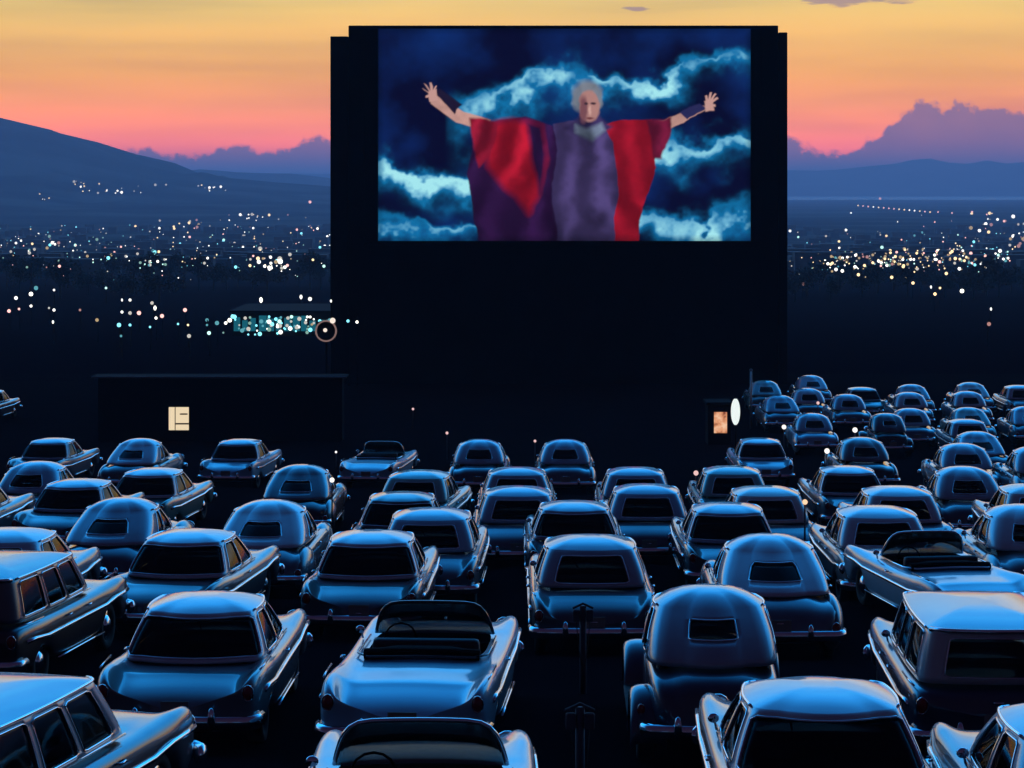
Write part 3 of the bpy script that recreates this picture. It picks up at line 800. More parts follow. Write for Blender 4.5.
def make_car(kind):
    S = STYLE[kind]; st = S['st']
    root = empty('parked_car')
    PM = PAINT['sky_blue']
    conv = kind == 'convertible'
    link('body', body_mesh(st, (-.72, .78) if conv else None), root, PM)
    zb, wb, yfb, yrb = S['belt']
    if not conv:
        parts, trims, rail, tags = cabin(S, kind)
        for g, me in parts.items():
            if g == 'roof': continue
            nm = g if isinstance(g, str) else 'side_window'
            gobj = link(nm, me, root, GLASS)
            for tg, lp in trims:
                if tg == g:
                    bm = bmesh.new(); tube(bm, lp, .011, 5, closed=True)
                    link('window_trim', mesh_of(bm), gobj, CHROME)
        roof = link('roof', parts['roof'], root, PM)
        right = [v + Vector((.012, 0, 0)) for v, t_ in zip(rail, tags) if t_[0] in ('S', 'FC')]
        left = [Vector((-v.x, v.y, v.z)) for v in right]
        for lp in (right, left):
            bm = bmesh.new(); tube(bm, lp, .014, 5); link('drip_rail', mesh_of(bm), roof, CHROME)
        if kind == 'wagon':
            bm = bmesh.new(); S_ = [v + Vector((0, -.02, .0)) for v, t_ in zip(rail, tags) if t_[0] in ('R', 'RC')]
            S_ = [Vector((-S_[-1].x, S_[-1].y, S_[-1].z))] + S_
            tube(bm, S_, .028, 6); link('rear_roof_strip', mesh_of(bm), roof, CHROME)
    else:
        # windscreen with its frame
        pts = []
        for u in (-1, -.985, -.96, -.92, -.87, -.8, -.7, -.55, -.3, 0, .3, .55, .7, .8, .87, .92, .96, .985, 1):
            z = .93 + .40 * (1 - abs(u) ** 9); pts.append((u * .70, .88 - .38 * (z - .93) / .43 * .85 + .10 * (1 - u * u), z))
        bm = bmesh.new(); tube(bm, pts, .020, 7); fr_ = link('windshield_frame', mesh_of(bm), root, CHROME)
        bm = bmesh.new(); vs1 = [bm.verts.new(p_) for p_ in pts]; vs2 = [bm.verts.new((p_[0], .88 + .10 * (1 - (p_[0] / .7) ** 2), .92)) for p_ in pts]
        for k in range(len(pts) - 1): bm.faces.new((vs1[k], vs1[k + 1], vs2[k + 1], vs2[k]))
        me = mesh_of(bm); me = bake(me, solid=.005); link('windshield', me, root, GLASS)
        bm = bmesh.new(); box(bm, (0, 0, .34), (1.40, 1.45, .04)); 
        for s in (-1, 1): box(bm, (s * .71, 0, .58), (.05, 1.45, .5), .02)
        box(bm, (0, -.71, .58), (1.42, .05, .5), .02); box(bm, (0, .72, .60), (1.42, .05, .5), .02)
        link('cabin_tub', mesh_of(bm, False), root, INTERIOR)
        bm = bmesh.new()
        for k in range(5):
            tube(bm, [(-.66, -.66 + .04 * k, .93 + .02 * math.sin(k)), (-.3, -.64 + .04 * k, .97), (.3, -.64 + .04 * k, .97), (.66, -.66 + .04 * k, .93 + .02 * math.sin(k))], .05, 6)
        link('folded_top', mesh_of(bm), root, INTERIOR)
        bm = bmesh.new(); tube(bm, [(-.745, .70, .93), (-.75, 0, .925), (-.745, -.5, .93), (-.6, -.74, .93), (0, -.78, .95), (.6, -.74, .93), (.745, -.5, .93), (.75, 0, .925), (.745, .70, .93)], .014, 5)
        link('cockpit_trim', mesh_of(bm), root, CHROME)
    # seats, wheel
    for ys_, h in (((-.05, .88),) if conv else ((.0, .88), (-.92, .86))):
        if kind == 'prewar': ys_ -= .3
        bm = bmesh.new()
        box(bm, (0, ys_ + .22, .52), (1.24, .52, .18), .05)
        box(bm, (0, ys_ - .06, h - .12), (1.24, .16, .56), .06, Matrix.Rotation(math.radians(8), 3, 'X'))
        link('seat', mesh_of(bm), root, SEAT)
    bm = bmesh.new()
    tube(bm, [(-.36 + .19 * math.cos(a), .42 + .06 * math.sin(a), .93 + .18 * math.sin(a)) for a in [k * 2 * math.pi / 16 for k in range(16)]], .012, 5, closed=True)
    tube(bm, [(-.36, .42, .93), (-.36, .75, .75)], .018, 5); tube(bm, [(-.54, .42, .93), (-.18, .42, .93)], .010, 5)
    link('steering_wheel', mesh_of(bm), root, INTERIOR)
    # wheels
    wy = {'prewar': (1.42, -1.40), 'hardtop': (1.52, -1.48), 'convertible': (1.52, -1.48)}.get(kind, (1.46, -1.46))
    tx = .70 if kind != 'prewar' else .68
    for y_ in wy:
        for s in (-1, 1): wheel_parts(root, s * (tx + .06), y_)
    # bumpers
    link('bumper', bumper_mesh(st, False), root, CHROME); link('bumper', bumper_mesh(st, True), root, CHROME)
    yr_, yf_ = st[0][0], st[-1][0]
    if kind == 'prewar':
        for s in (-1, 1):
            for y_, L in ((wy[0], .60), (wy[1], .58)):
                bm = bmesh.new()
                A = []
                for k in range(13):
                    a = math.pi * (k / 12) * 1.12 - .12 * math.pi * .6
                    yy, zz = y_ + math.cos(a) * L, .36 + math.sin(a) * .46
                    ring = []
                    for j in range(7):
                        b_ = math.pi * j / 6
                        ring.append(bm.verts.new((s * (.72 + .20 * math.cos(b_) * 1.0), yy, zz - .10 * (1 - math.sin(b_)) ** 1.5)))
                    A.append(ring)
                for p1, p2 in zip(A, A[1:]):
                    for j in range(6): bm.faces.new((p1[j], p1[j + 1], p2[j + 1], p2[j]))
                link('fender', bake(mesh_of(bm), subsurf=1, solid=.02), root, PM)
            bm = bmesh.new(); box(bm, (s * .80, 0, .36), (.24, 1.75, .04), .015)
            link('running_board', mesh_of(bm), root, RUBBER)
            bm = bmesh.new(); ball(bm, (s * .50, 1.80, .88), (.11, .17, .11)); link('headlight', mesh_of(bm), root, CHROME)
            bm = bmesh.new(); ball(bm, (s * .80, -1.98, .66), (.045, .05, .06)); tube(bm, [(s * .80, -1.96, .66), (s * .78, -1.85, .62)], .015, 5); link('taillight', mesh_of(bm), root, RED)
    else:
        if kind in ('round_sedan', 'fastback'):
            for s in (-1, 1):
                bm = bmesh.new(); ball(bm, (s * .80, -1.52, .52), (.185, .86, .40), 18, 12)
                link('rear_fender', mesh_of(bm), root, PM)
                bm = bmesh.new(); ball(bm, (s * .74, 1.55, .62), (.20, .82, .335), 18, 12)
                link('front_fender', mesh_of(bm), root, PM)
        zt_ = st[1][3]
        for s in (-1, 1):
            bm = bmesh.new(); ball(bm, (s * .80, yr_ - .005 + (.04 if kind in ('round_sedan', 'fastback') else 0), zt_ - .14), (.055, .05, .08)); o = link('taillight', mesh_of(bm), root, RED)
            bm = bmesh.new(); tube(bm, [(s * .80 + .06 * math.cos(a), yr_ - .012 + (.04 if kind in ('round_sedan', 'fastback') else 0), zt_ - .14 + .085 * math.sin(a)) for a in [k * math.pi / 6 for k in range(12)]], .010, 5, closed=True)
            link('lamp_ring', mesh_of(bm), o, CHROME)
            bm = bmesh.new(); ball(bm, (s * .70, yf_ - .02, .72), (.10, .07, .10)); o = link('headlight', mesh_of(bm), root, LENS)
            bm = bmesh.new(); tube(bm, [(s * .70 + .105 * math.cos(a), yf_ + .02, .72 + .105 * math.sin(a)) for a in [k * math.pi / 7 for k in range(14)]], .016, 5, closed=True)
            link('lamp_ring', mesh_of(bm), o, CHROME)
            # side spears and sill strip
            zz = .70
            pts = [(s * (side_x(st, y_) + .000), y_, zz + (.04 if abs(y_) > 1.4 else 0)) for y_ in [-2.2, -1.9, -1.4, -.8, -.2, .5, 1.1, 1.6, 2.0, 2.3]]
            if kind in ('hardtop', 'convertible', 'sedan', 'wagon'):
                bm = bmesh.new(); tube(bm, pts, .022, 5, sz=1.3); link('side_trim', mesh_of(bm), root, CHROME)
                bm = bmesh.new(); tube(bm, [(s * side_x(st, y_) * .955, y_, st[3][3] + .0) for y_ in [-2.3, -2.0, -1.5]], .010, 5); link('fender_trim', mesh_of(bm), root, CHROME)
            pts2 = [(s * (side_x(st, y_) - .012), y_, .33) for y_ in [-1.0, -.5, 0, .5, 1.0]]
            bm = bmesh.new(); tube(bm, pts2, .016, 5); link('sill_trim', mesh_of(bm), root, CHROME)
            # belt moulding
            if not conv:
                bm = bmesh.new(); tube(bm, [(s * (wb + .02), y_, zb + .012) for y_ in [yfb - .15, .3, -.3, -.9]], .012, 5); link('belt_trim', mesh_of(bm), root, CHROME)
            for y_ in ((-.55, .30) if kind in ('sedan', 'wagon', 'round_sedan') else (-.25,)):
                bm = bmesh.new(); X_ = s * (side_x(st, y_) + .012)
                tube(bm, [(X_ - s * .03, y_ + .07, .84), (X_ + s * .01, y_ + .06, .84), (X_ + s * .01, y_ - .07, .84), (X_ - s * .03, y_ - .08, .84)], .012, 5)
                link('door_handle', mesh_of(bm), root, CHROME)
        # hood ornament
        bm = bmesh.new(); ball(bm, (0, yf_ - .28, st[-3][2] + .03), (.02, .16, .03), 8, 6); link('hood_ornament', mesh_of(bm), root, CHROME)
    bm = bmesh.new(); box(bm, (0, yr_ - .05, .62), (.31, .012, .15), .004); link('licence_plate', mesh_of(bm, False), root, PLATE)
    bm = bmesh.new(); tube(bm, [(-.06, yr_ - .02, st[1][2] - .10), (-.04, yr_ - .05, st[1][2] - .10), (.04, yr_ - .05, st[1][2] - .10), (.06, yr_ - .02, st[1][2] - .10)], .012, 5)
    link('boot_handle', mesh_of(bm), root, CHROME)
    # mirror
    if kind != 'prewar':
        bm = bmesh.new(); ball(bm, (-.86, .62, 1.01), (.055, .03, .045), 10, 7); tube(bm, [(-.83, .64, .90), (-.85, .63, 1.0)], .012, 5)
        link('side_mirror', mesh_of(bm), root, CHROME)
    return root

protos = {}
PAINTED = ('body', 'roof', 'fender', 'rear_fender', 'front_fender')
BASES = set()
def walk(o):
    yield o
    for c in o.children: yield from walk(c)
def stem_(nm): return nm.split('.')[0]
for i, (cx, ty, kind, yaw, pt, roofp, label) in enumerate(CARS):
    if kind not in protos:
        protos[kind] = make_car(kind); car = protos[kind]
        for o in walk(car):
            if o.type == 'MESH' and stem_(o.name) in PAINTED:
                o.material_slots[0].link = 'OBJECT'
    else:
        car = copy_tree(protos[kind])
    for o in walk(car):
        if o.type == 'MESH' and stem_(o.name) in PAINTED:
            o.material_slots[0].link = 'OBJECT'
            col_ = pt
            if stem_(o.name) == 'roof': col_ = roofp or LIT_ROOF_OF[pt][i % len(LIT_ROOF_OF[pt])]
            elif kind == 'convertible' and pt == 'sky_blue' or i in (31, 36, 50): col_ = 'lit_blue'
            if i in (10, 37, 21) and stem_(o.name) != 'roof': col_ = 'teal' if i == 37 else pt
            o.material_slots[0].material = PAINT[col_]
    if kind == 'convertible':
        for o in walk(car):
            if stem_(o.name) in ('windshield_frame', 'cockpit_trim'):
                o.material_slots[0].link = 'OBJECT'; o.material_slots[0].material = PAINT['black'] if i == 1 else CHROME
    xc, yc, zc, yw = placed[i]
    car.location = (xc, yc, zc)
    car.rotation_euler = (math.radians(0.4), 0, math.radians(-yw))
    tag(car, label, 'car', 'cars parked in rows facing the screen')

# report overlapping cars while building
def obb(i):
    x, y, z, yw = placed[i]; a = math.radians(-yw); ux = Vector((math.cos(a), math.sin(a))); uy = Vector((-math.sin(a), math.cos(a)))
    return Vector((x, y)), ux, uy, .93, 2.62
def overlap(i, j):
    c1, a1, b1, w1, l1 = obb(i); c2, a2, b2, w2, l2 = obb(j)
    worst = 9
    for ax in (a1, b1, a2, b2):
        r1 = w1 * abs(ax.dot(a1)) + l1 * abs(ax.dot(b1)); r2 = w2 * abs(ax.dot(a2)) + l2 * abs(ax.dot(b2))
        worst = min(worst, r1 + r2 - abs((c2 - c1).dot(ax)))
    return worst
for i in range(len(placed)):
    for j in range(i + 1, len(placed)):
        o_ = overlap(i, j)
        if o_ > 0.05: print('OVERLAP', i, j, round(o_, 2), CARS[i][:3], CARS[j][:3])

# ------------------------------------------------------------------ screen tower with its projected picture
SD = 165.0
def sx(px): return (px - 512) * SD / F
def sz_(py): return (HZ - py) * SD / F
M_tower = plain('black_tower_boards', (0.012, 0.010, 0.016), 0.85, var=0.4, scale=0.6)
tower = empty('drive_in_screen', (sx(560), SD, gz(SD)))
tag(tower, 'huge black outdoor movie screen tower showing a red-cloaked figure under storm clouds', 'movie screen')
T0 = tower.location
def tlink(name, bm, mat, smooth=False):
    me = mesh_of(bm, smooth)
    for v in me.vertices: v.co -= T0
    return link(name, me, tower, mat)
zg = gz(SD) - .3
bm = bmesh.new()
def slab(bm, xa, xb, za, zb, ya, yb, bev=0.05):
    box(bm, ((xa + xb) / 2, (ya + yb) / 2, (za + zb) / 2), (xb - xa, yb - ya, zb - za), bev)
slab(bm, sx(348), sx(779), zg, sz_(25), SD + .45, SD + 3.4)
tlink('tower_block', bm, M_tower)
for a, b_, t_ in ((330, 347.6, 36), (779.4, 788, 32)):
    bm = bmesh.new(); slab(bm, sx(a), sx(b_), zg, sz_(t_), SD + .3, SD + 3.2); tlink('side_wing', bm, M_tower)
bm = bmesh.new(); slab(bm, sx(364), sx(762), sz_(245.5), sz_(241.8), SD - .1, SD + .44); slab(bm, sx(364), sx(762), sz_(28), sz_(25.4), SD + .1, SD + .44)
slab(bm, sx(364), sx(377.6), sz_(241.6), sz_(28.2), SD + .1, SD + .44); slab(bm, sx(751.4), sx(762), sz_(241.6), sz_(28.2), SD + .1, SD + .44)
tlink('picture_frame', bm, M_tower)
for k in range(5):
    bm = bmesh.new(); xx = lerp(sx(360), sx(765), k / 4); tube(bm, [(xx, SD + 3.4, sz_(60)), (xx, SD + 11, zg)], .35, 6); tlink('rear_brace', bm, M_tower)

def srgb(c): return np.array([((v / 255) / 12.92 if v / 255 <= .04045 else ((v / 255 + .055) / 1.055) ** 2.4) for v in c])
def picture(NX, NY):
    rs = np.random.RandomState(11)
    u, v = np.meshgrid((np.arange(NX) + .5) / NX, (np.arange(NY) + .5) / NY)
    asp = NX / NY
    def fbm(su, sv, seed, octv=5):
        r = np.random.RandomState(seed); out = np.zeros_like(u); amp = 1; tot = 0
        for o in range(octv):
            gx, gy = int(su * 2 ** o) + 2, int(sv * 2 ** o) + 2
            g = r.rand(gy + 1, gx + 1)
            fx, fy = u * (gx - 1), v * (gy - 1); ix, iy = fx.astype(int), fy.astype(int); tx_, ty_ = fx - ix, fy - iy
            tx_ = tx_ * tx_ * (3 - 2 * tx_); ty_ = ty_ * ty_ * (3 - 2 * ty_)
            a = g[iy, ix] * (1 - tx_) + g[iy, ix + 1] * tx_; b = g[iy + 1, ix] * (1 - tx_) + g[iy + 1, ix + 1] * tx_
            out += amp * (a * (1 - ty_) + b * ty_); tot += amp; amp *= .55
        return out / tot
    n1 = fbm(5, 3, 5); n2 = fbm(8, 5, 8); n3_ = fbm(16, 9, 9, 4)
    img = np.zeros((NY, NX, 3)); img[:] = srgb((8, 8, 42))
    base = np.clip((n1 - .35) * 2.4, 0, 1)[..., None]
    img = img * (1 - base) + srgb((14, 42, 104)) * base
    def band(pts, wid, gain, seed):
        us = np.array([p[0] for p in pts]); vv = np.interp(u, us, [p[1] for p in pts]) + (n2 - .5) * .26 + (n3_ - .5) * .15
        d_ = v - vv
        m_ = np.where(d_ > 0, np.exp(-(d_ / (wid * 1.0)) ** 2), np.exp(-(d_ / (wid * .35)) ** 2))
        env = np.interp(u, [pts[0][0] - .06, pts[0][0], pts[-1][0], pts[-1][0] + .06], [0, 1, 1, 0])
        return m_ * env * gain * .85 * np.clip(n3_ * 1.1 + n2 * 1.6 - .45, 0, 1.4)
    t_ = (band([(.24, .40), (.32, .34), (.40, .24), (.50, .22)], .10, 1.2, 1) + band([(.58, .24), (.68, .26), (.78, .22), (.98, .15)], .08, 1.05, 2)
          + band([(.02, .62), (.12, .66), (.24, .68)], .10, 1.1, 3) + band([(.72, .55), (.86, .58), (.99, .50)], .09, 1.0, 4) + band([(.0, .93), (.14, .95), (.27, .95)], .07, .9, 5)
          + band([(.66, .88), (.80, .93), (.99, .88)], .09, 1.0, 6))
    t_ = np.clip(t_, 0, 1.25)[..., None]
    teal = srgb((20, 130, 190)); lightc = srgb((165, 232, 240))
    img = img * (1 - np.clip(t_ * 1.4, 0, 1)) + teal * np.clip(t_ * 1.4, 0, 1)
    k = np.clip((t_ - .5) * 1.7, 0, 1); img = img * (1 - k) + lightc * k
    X, Y = u * asp + (n3_ - .5) * .030 + (n2 - .5) * .02, v + (n3_ - .5) * .022
    def poly(pts, soft=.006):
        P_ = [(a * asp, b) for a, b in pts]; inside = np.zeros(u.shape, bool); dist = np.full(u.shape, 9.)
        for (x1, y1), (x2, y2) in zip(P_, P_[1:] + P_[:1]):
            c_ = ((y1 > Y) != (y2 > Y)) & (X < (x2 - x1) * (Y - y1) / (y2 - y1 + 1e-12) + x1); inside ^= c_
            L2 = (x2 - x1) ** 2 + (y2 - y1) ** 2; t = np.clip(((X - x1) * (x2 - x1) + (Y - y1) * (y2 - y1)) / L2, 0, 1)
            dist = np.minimum(dist, np.hypot(X - x1 - t * (x2 - x1), Y - y1 - t * (y2 - y1)))
        sd = np.where(inside, dist, -dist)
        return np.clip(.5 + sd / soft, 0, 1)[..., None]
    def put(m_, col, tex=None):
        nonlocal img
        c_ = np.array(col)[None, None, :] * (tex if tex is not None else 1)
        img = img * (1 - m_) + c_ * m_
    cen = u - .56
    fa = np.sin(u * 120 - cen * v * 70 + n2 * 6 + n1 * 5) * .5 + .5; fb = np.sin(u * 55 - cen * v * 40 + n1 * 9 + 2) * .5 + .5
    fold = (.22 + .75 * fa ** 1.6 * (.35 + .65 * fb) + .35 * n3_)[..., None] * np.clip(1.25 - .5 * v, 0, 2)[..., None]
    skin = srgb((196, 150, 142))
    # arms and open hands
    for pts in ([(.135, .33), (.15, .31), (.23, .395), (.30, .43), (.29, .485), (.21, .445), (.14, .355)], [(.74, .445), (.80, .405), (.87, .36), (.885, .375), (.82, .445), (.755, .485)]):
        put(poly(pts), srgb((200, 152, 142)), (.35 + 1.1 * n3_)[..., None])
    put(poly([(.15, .30), (.165, .285), (.225, .36), (.205, .405)]), srgb((30, 22, 48))); put(poly([(.81, .395), (.86, .35), (.88, .375), (.83, .43)]), srgb((40, 40, 84)))
    for bx, by, sg in ((.143, .315, -1), (.885, .36, 1)):
        put(poly([(bx - .012, by - .02), (bx + .012, by - .03), (bx + .016, by + .025), (bx - .008, by + .03)]), skin)
        for ang, L in ((-1.9, .05), (-1.45, .062), (-1.05, .062), (-.65, .055), (.1, .035)):
            ex, ey = bx + sg * math.cos(ang) * L * .57 * 1.0, by + math.sin(ang) * L
            nx_, ny_ = -math.sin(ang) * .0045, math.cos(ang) * .0075
            put(poly([(bx - nx_, by - ny_), (bx + nx_, by + ny_), (ex + nx_ * .6, ey + ny_ * .6), (ex - nx_ * .6, ey - ny_ * .6)], .005), skin)
    # wide cloak and the plain robe under it
    put(poly([(.275, .45), (.33, .43), (.40, .42), (.47, .46), (.50, .60), (.49, 1.06), (.27, 1.06), (.258, .86), (.245, .70), (.255, .56)]), srgb((58, 26, 78)), fold)
    put(poly([(.285, .45), (.36, .43), (.44, .46), (.455, .62), (.43, .80), (.405, .88), (.375, .80), (.345, .76), (.30, .66)], .04), srgb((188, 26, 50)), fold)
    put(poly([(.405, .45), (.44, .46), (.452, .60), (.435, .78), (.415, .66)], .03), srgb((52, 24, 74)), fold)
    put(poly([(.60, .46), (.66, .43), (.735, .43), (.76, .52), (.745, .66), (.71, .84), (.69, 1.06), (.62, 1.06), (.63, .80), (.625, .60)]), srgb((186, 26, 50)), fold)
    put(poly([(.47, .45), (.52, .43), (.60, .44), (.635, .54), (.645, .78), (.63, 1.06), (.48, 1.06), (.47, .74), (.485, .58)]), srgb((84, 70, 124)), fold)
    put(poly([(.245, .425), (.29, .425), (.32, .45), (.30, .62), (.275, .66), (.255, .56)], .012), srgb((150, 26, 52)), fold)
    put(poly([(.72, .43), (.76, .43), (.785, .415), (.782, .50), (.765, .62), (.745, .62)], .012), srgb((120, 26, 60)), fold)
    put(poly([(.50, .47), (.53, .425), (.545, .40), (.59, .40), (.60, .425), (.635, .47), (.60, .50), (.53, .50)], .02), srgb((62, 50, 96)), fold)
    # pale scarf, plain head with loose grey hair
    def oval(cu_, cv_, ru, rv, soft=.12): return np.clip((1 - np.hypot((u - cu_ + (n3_ - .5) * .03) / ru, (v - cv_ + (n2 - .5) * .02) / rv)) / soft + .5, 0, 1)[..., None]
    put(oval(.561, .315, .038, .068, .45), srgb((128, 134, 146)), (.45 + 1.1 * n3_)[..., None])
    put(oval(.537, .34, .016, .055, .5), srgb((120, 128, 142)), (.45 + 1.1 * n3_)[..., None])
    put(oval(.592, .335, .011, .045, .5), srgb((120, 128, 142)), (.45 + 1.1 * n3_)[..., None])
    put(oval(.565, .37, .030, .075, .18), srgb((176, 128, 122)), (.75 + .5 * n3_)[..., None])
    put(oval(.548, .385, .013, .060, .6), srgb((120, 76, 84)))
    put(poly([(.530, .45), (.560, .47), (.602, .445), (.612, .48), (.572, .525), (.530, .49)], .02), srgb((120, 134, 160)), fold * (.6 + .8 * n3_)[..., None])
    put(oval(.556, .358, .007, .006, .9), srgb((60, 40, 50))); put(oval(.578, .356, .007, .006, .9), srgb((60, 40, 50)))
    put(oval(.569, .39, .004, .022, .9), srgb((205, 160, 150))); put(oval(.567, .428, .010, .006, .9), srgb((110, 60, 66)))
    edge = np.minimum(np.minimum(u, 1 - u) * asp, np.minimum(v, 1 - v)); img *= (.55 + .45 * np.clip(edge / .03, 0, 1))[..., None]
    return img
NX, NY = 448, 256
img = picture(NX, NY)
xs_ = np.linspace(sx(378), sx(751), NX + 1); zs_ = np.linspace(sz_(28.4), sz_(241), NY + 1)
XX, ZZ = np.meshgrid(xs_, zs_)
verts = np.stack([XX - T0.x, np.full_like(XX, SD + .30 - T0.y), ZZ - T0.z], -1).reshape(-1, 3)
idx = np.arange((NX + 1) * (NY + 1)).reshape(NY + 1, NX + 1)
faces = np.stack([idx[1:, :-1], idx[1:, 1:], idx[:-1, 1:], idx[:-1, :-1]], -1).reshape(-1, 4)
me = bpy.data.meshes.new('picture'); me.from_pydata(verts.tolist(), [], faces.tolist())
pi = np.pad(img, ((0, 1), (0, 1), (0, 0)), mode='edge')
ca = me.color_attributes.new('picture', 'FLOAT_COLOR', 'POINT')
ca.data.foreach_set('color', np.concatenate([pi, np.ones(pi.shape[:2] + (1,))], -1).reshape(-1).astype(np.float32))
m, n, l, p = new_mat('projected_picture')
at = n.new('ShaderNodeVertexColor'); at.layer_name = 'picture'
em = n.new('ShaderNodeEmission'); l.new(at.outputs[0], em.inputs[0]); em.inputs[1].default_value = 1.0
l.new(em.outputs[0], n['Material Output'].inputs[0]); n.remove(p); m.cycles.emission_sampling = 'NONE'
link('picture_surface', me, tower, m)

# ------------------------------------------------------------------ low building with lit window, kiosk, posts
M_dark = plain('dark_boards', (0.012, 0.010, 0.014), 0.9, var=0.3)
M_trim = plain('pale_roof_trim', (0.20, 0.19, 0.22), 0.6)
BD = 120.0
def bx(px, d=BD): return (px - 512) * d / F
def bz(py, d=BD): return (HZ - py) * d / F
shed = empty('low_building', (bx(220), BD, gz(BD))); tag(shed, 'long low dark building with flat roof and one lit square window, left below the screen', 'building')
def plink(parent, name, bm, mat, smooth=False):
    me = mesh_of(bm, smooth)
    for v in me.vertices: v.co -= parent.location
    return link(name, me, parent, mat)
bm = bmesh.new(); slab(bm, bx(98), bx(342), gz(BD) - .4, bz(378), BD, BD + 1.5, 0); plink(shed, 'wall', bm, M_dark)
bm = bmesh.new(); slab(bm, bx(92), bx(347), bz(377.9), bz(376.2), BD - .15, BD + 1.6, .02); r_ = plink(shed, 'roof', bm, M_dark)
bm = bmesh.new(); slab(bm, bx(92), bx(347), bz(377.8), bz(376.3), BD - .20, BD - .155, .01); q = plink(shed, 'roof_edge', bm, M_trim)
M_lit = lamp_mat('lit_window_glow', (1.0, 0.80, 0.52), 0.85)
bm = bmesh.new(); slab(bm, bx(167.5), bx(190.5), bz(431.5), bz(405.5), BD - .06, BD - .01, .0); w_ = plink(shed, 'window', bm, M_dark)
bm = bmesh.new(); slab(bm, bx(169), bx(189), bz(430), bz(407), BD - .075, BD - .062, .0); plink(shed, 'pane', bm, M_lit).parent = shed
pane = bpy.data.objects['pane']; pane.parent = w_; pane.location = (0, 0, 0)
for _m in (M_dark, M_tower): _m.node_tree.nodes['Principled BSDF'].inputs['Specular IOR Level'].default_value = 0.03
M_mun = plain('window_bar', (0.10, 0.07, 0.05), 0.7)
bm = bmesh.new(); slab(bm, bx(175), bx(175.8), bz(430), bz(407), BD - .10, BD - .08, .0); slab(bm, bx(176), bx(189), bz(424), bz(423.2), BD - .10, BD - .08); slab(bm, bx(180), bx(188), bz(414.5), bz(413.2), BD - .10, BD - .08)
o = plink(shed, 'window_bars', bm, M_mun); o.parent = w_

KD = 118.0
kiosk = empty('ticket_kiosk', (bx(719, KD), KD, gz(KD))); tag(kiosk, 'small dark kiosk with an orange lit opening at the left corner of the right block', 'kiosk')
bm = bmesh.new(); slab(bm, bx(708, KD), bx(731, KD), gz(KD) - .2, bz(405, KD), KD, KD + 1.6, 0); plink(kiosk, 'wall', bm, M_dark)
bm = bmesh.new(); slab(bm, bx(706, KD), bx(733, KD), bz(404.8, KD), bz(402, KD), KD - .2, KD + 1.8, .02); plink(kiosk, 'roof', bm, M_dark)
m, n, l, p = new_mat('orange_lit_counter')
t = n.new('ShaderNodeTexCoord'); s = n.new('ShaderNodeTexNoise'); s.inputs['Scale'].default_value = 3.0; l.new(t.outputs['Object'], s.inputs[0])
c = ramp(n, l, s.outputs[0], [(.35, (.25, .06, .03)), (.5, (.85, .36, .18)), (.65, (1, .62, .40))])
e = n.new('ShaderNodeEmission'); l.new(c, e.inputs[0]); e.inputs[1].default_value = 0.9; l.new(e.outputs[0], n['Material Output'].inputs[0]); n.remove(p); m.cycles.emission_sampling = 'NONE'
bm = bmesh.new(); slab(bm, bx(714, KD), bx(727, KD), bz(433, KD), bz(412, KD), KD - .05, KD - .01, .0); plink(kiosk, 'lit_opening', bm, m)

def round_post(name, px, d, ytop, r, label, cat, globe=None, group=None):
    g = gz(d); zt = (HZ - ytop) * d / F; x = px_x(px, d)
    root = empty(name, (x, d, g)); tag(root, label, cat, group)
    bm = bmesh.new(); tube(bm, [(0, 0, -.1), (0, 0, zt - g)], r, 8); link('pole', mesh_of(bm), root, M_dark)
    return root, zt - g
W_lamp = lamp_mat('white_lamp_glow', (0.86, 0.95, 0.92), 1.0)
root, h = round_post('lantern', 735.5, 116.0, 424, .04, 'tall white glowing lantern beside the orange lit kiosk', 'lantern')
bm = bmesh.new(); ball(bm, (0, 0, h + .53), (.20, .20, .58), 14, 12); link('lamp_glass', mesh_of(bm), root, W_lamp)
bm = bmesh.new(); ball(bm, (0, 0, h + 1.14), (.12, .12, .06), 10, 6); link('cap', mesh_of(bm), root, M_dark)
root, h = round_post('flag_pole', 751, 128.0, 371, .05, 'thin pale upright pole at the left end of the farthest car row', 'pole')
root.children[0].data.materials[0] = plain('galvanised_pole', (.35, .37, .42), .4, .6)
bm = bmesh.new(); ball(bm, (0, 0, h + .04), (.08, .08, .08), 8, 6); link('finial', mesh_of(bm), root, M_trim)

# round lit sign in front of the teal lights
M_ring = lamp_mat('ring_sign_glow', (0.85, 0.52, 0.48), 0.25)
M_spot = lamp_mat('sign_spot_glow', (1.0, 0.85, 0.72), 1.0)
RD = 160.0
rs_ = empty('round_sign', (bx(326, RD), RD, gz(RD))); tag(rs_, 'round neon ring sign glowing dull pink in front of the teal shop lights', 'sign')
bm = bmesh.new(); zc_ = bz(331, RD); xc_ = bx(326, RD); tube(bm, [(xc_ + .60 * math.cos(a), RD, zc_ + .60 * math.sin(a)) for a in [k * math.pi / 14 for k in range(28)]], .055, 6, closed=True)
plink(rs_, 'neon_ring', bm, M_ring, True)
bm = bmesh.new(); ball(bm, (xc_ - .05, RD + .02, zc_ + .05), (.12, .06, .12)); plink(rs_, 'lamp', bm, M_spot, True)
bm = bmesh.new(); ball(bm, (xc_ + .40, RD - .1, zc_ + .62), (.17, .08, .17)); plink(rs_, 'lamp', bm, M_spot, True)
bm = bmesh.new(); slab(bm, xc_ - .58, xc_ + .58, zc_ - .58, zc_ + .58, RD + .12, RD + .2, .25); plink(rs_, 'backboard', bm, M_dark)
bm = bmesh.new(); tube(bm, [(xc_, RD + .25, gz(RD) - .2), (xc_, RD + .25, zc_ + .3)], .08, 8); plink(rs_, 'pole', bm, M_dark)

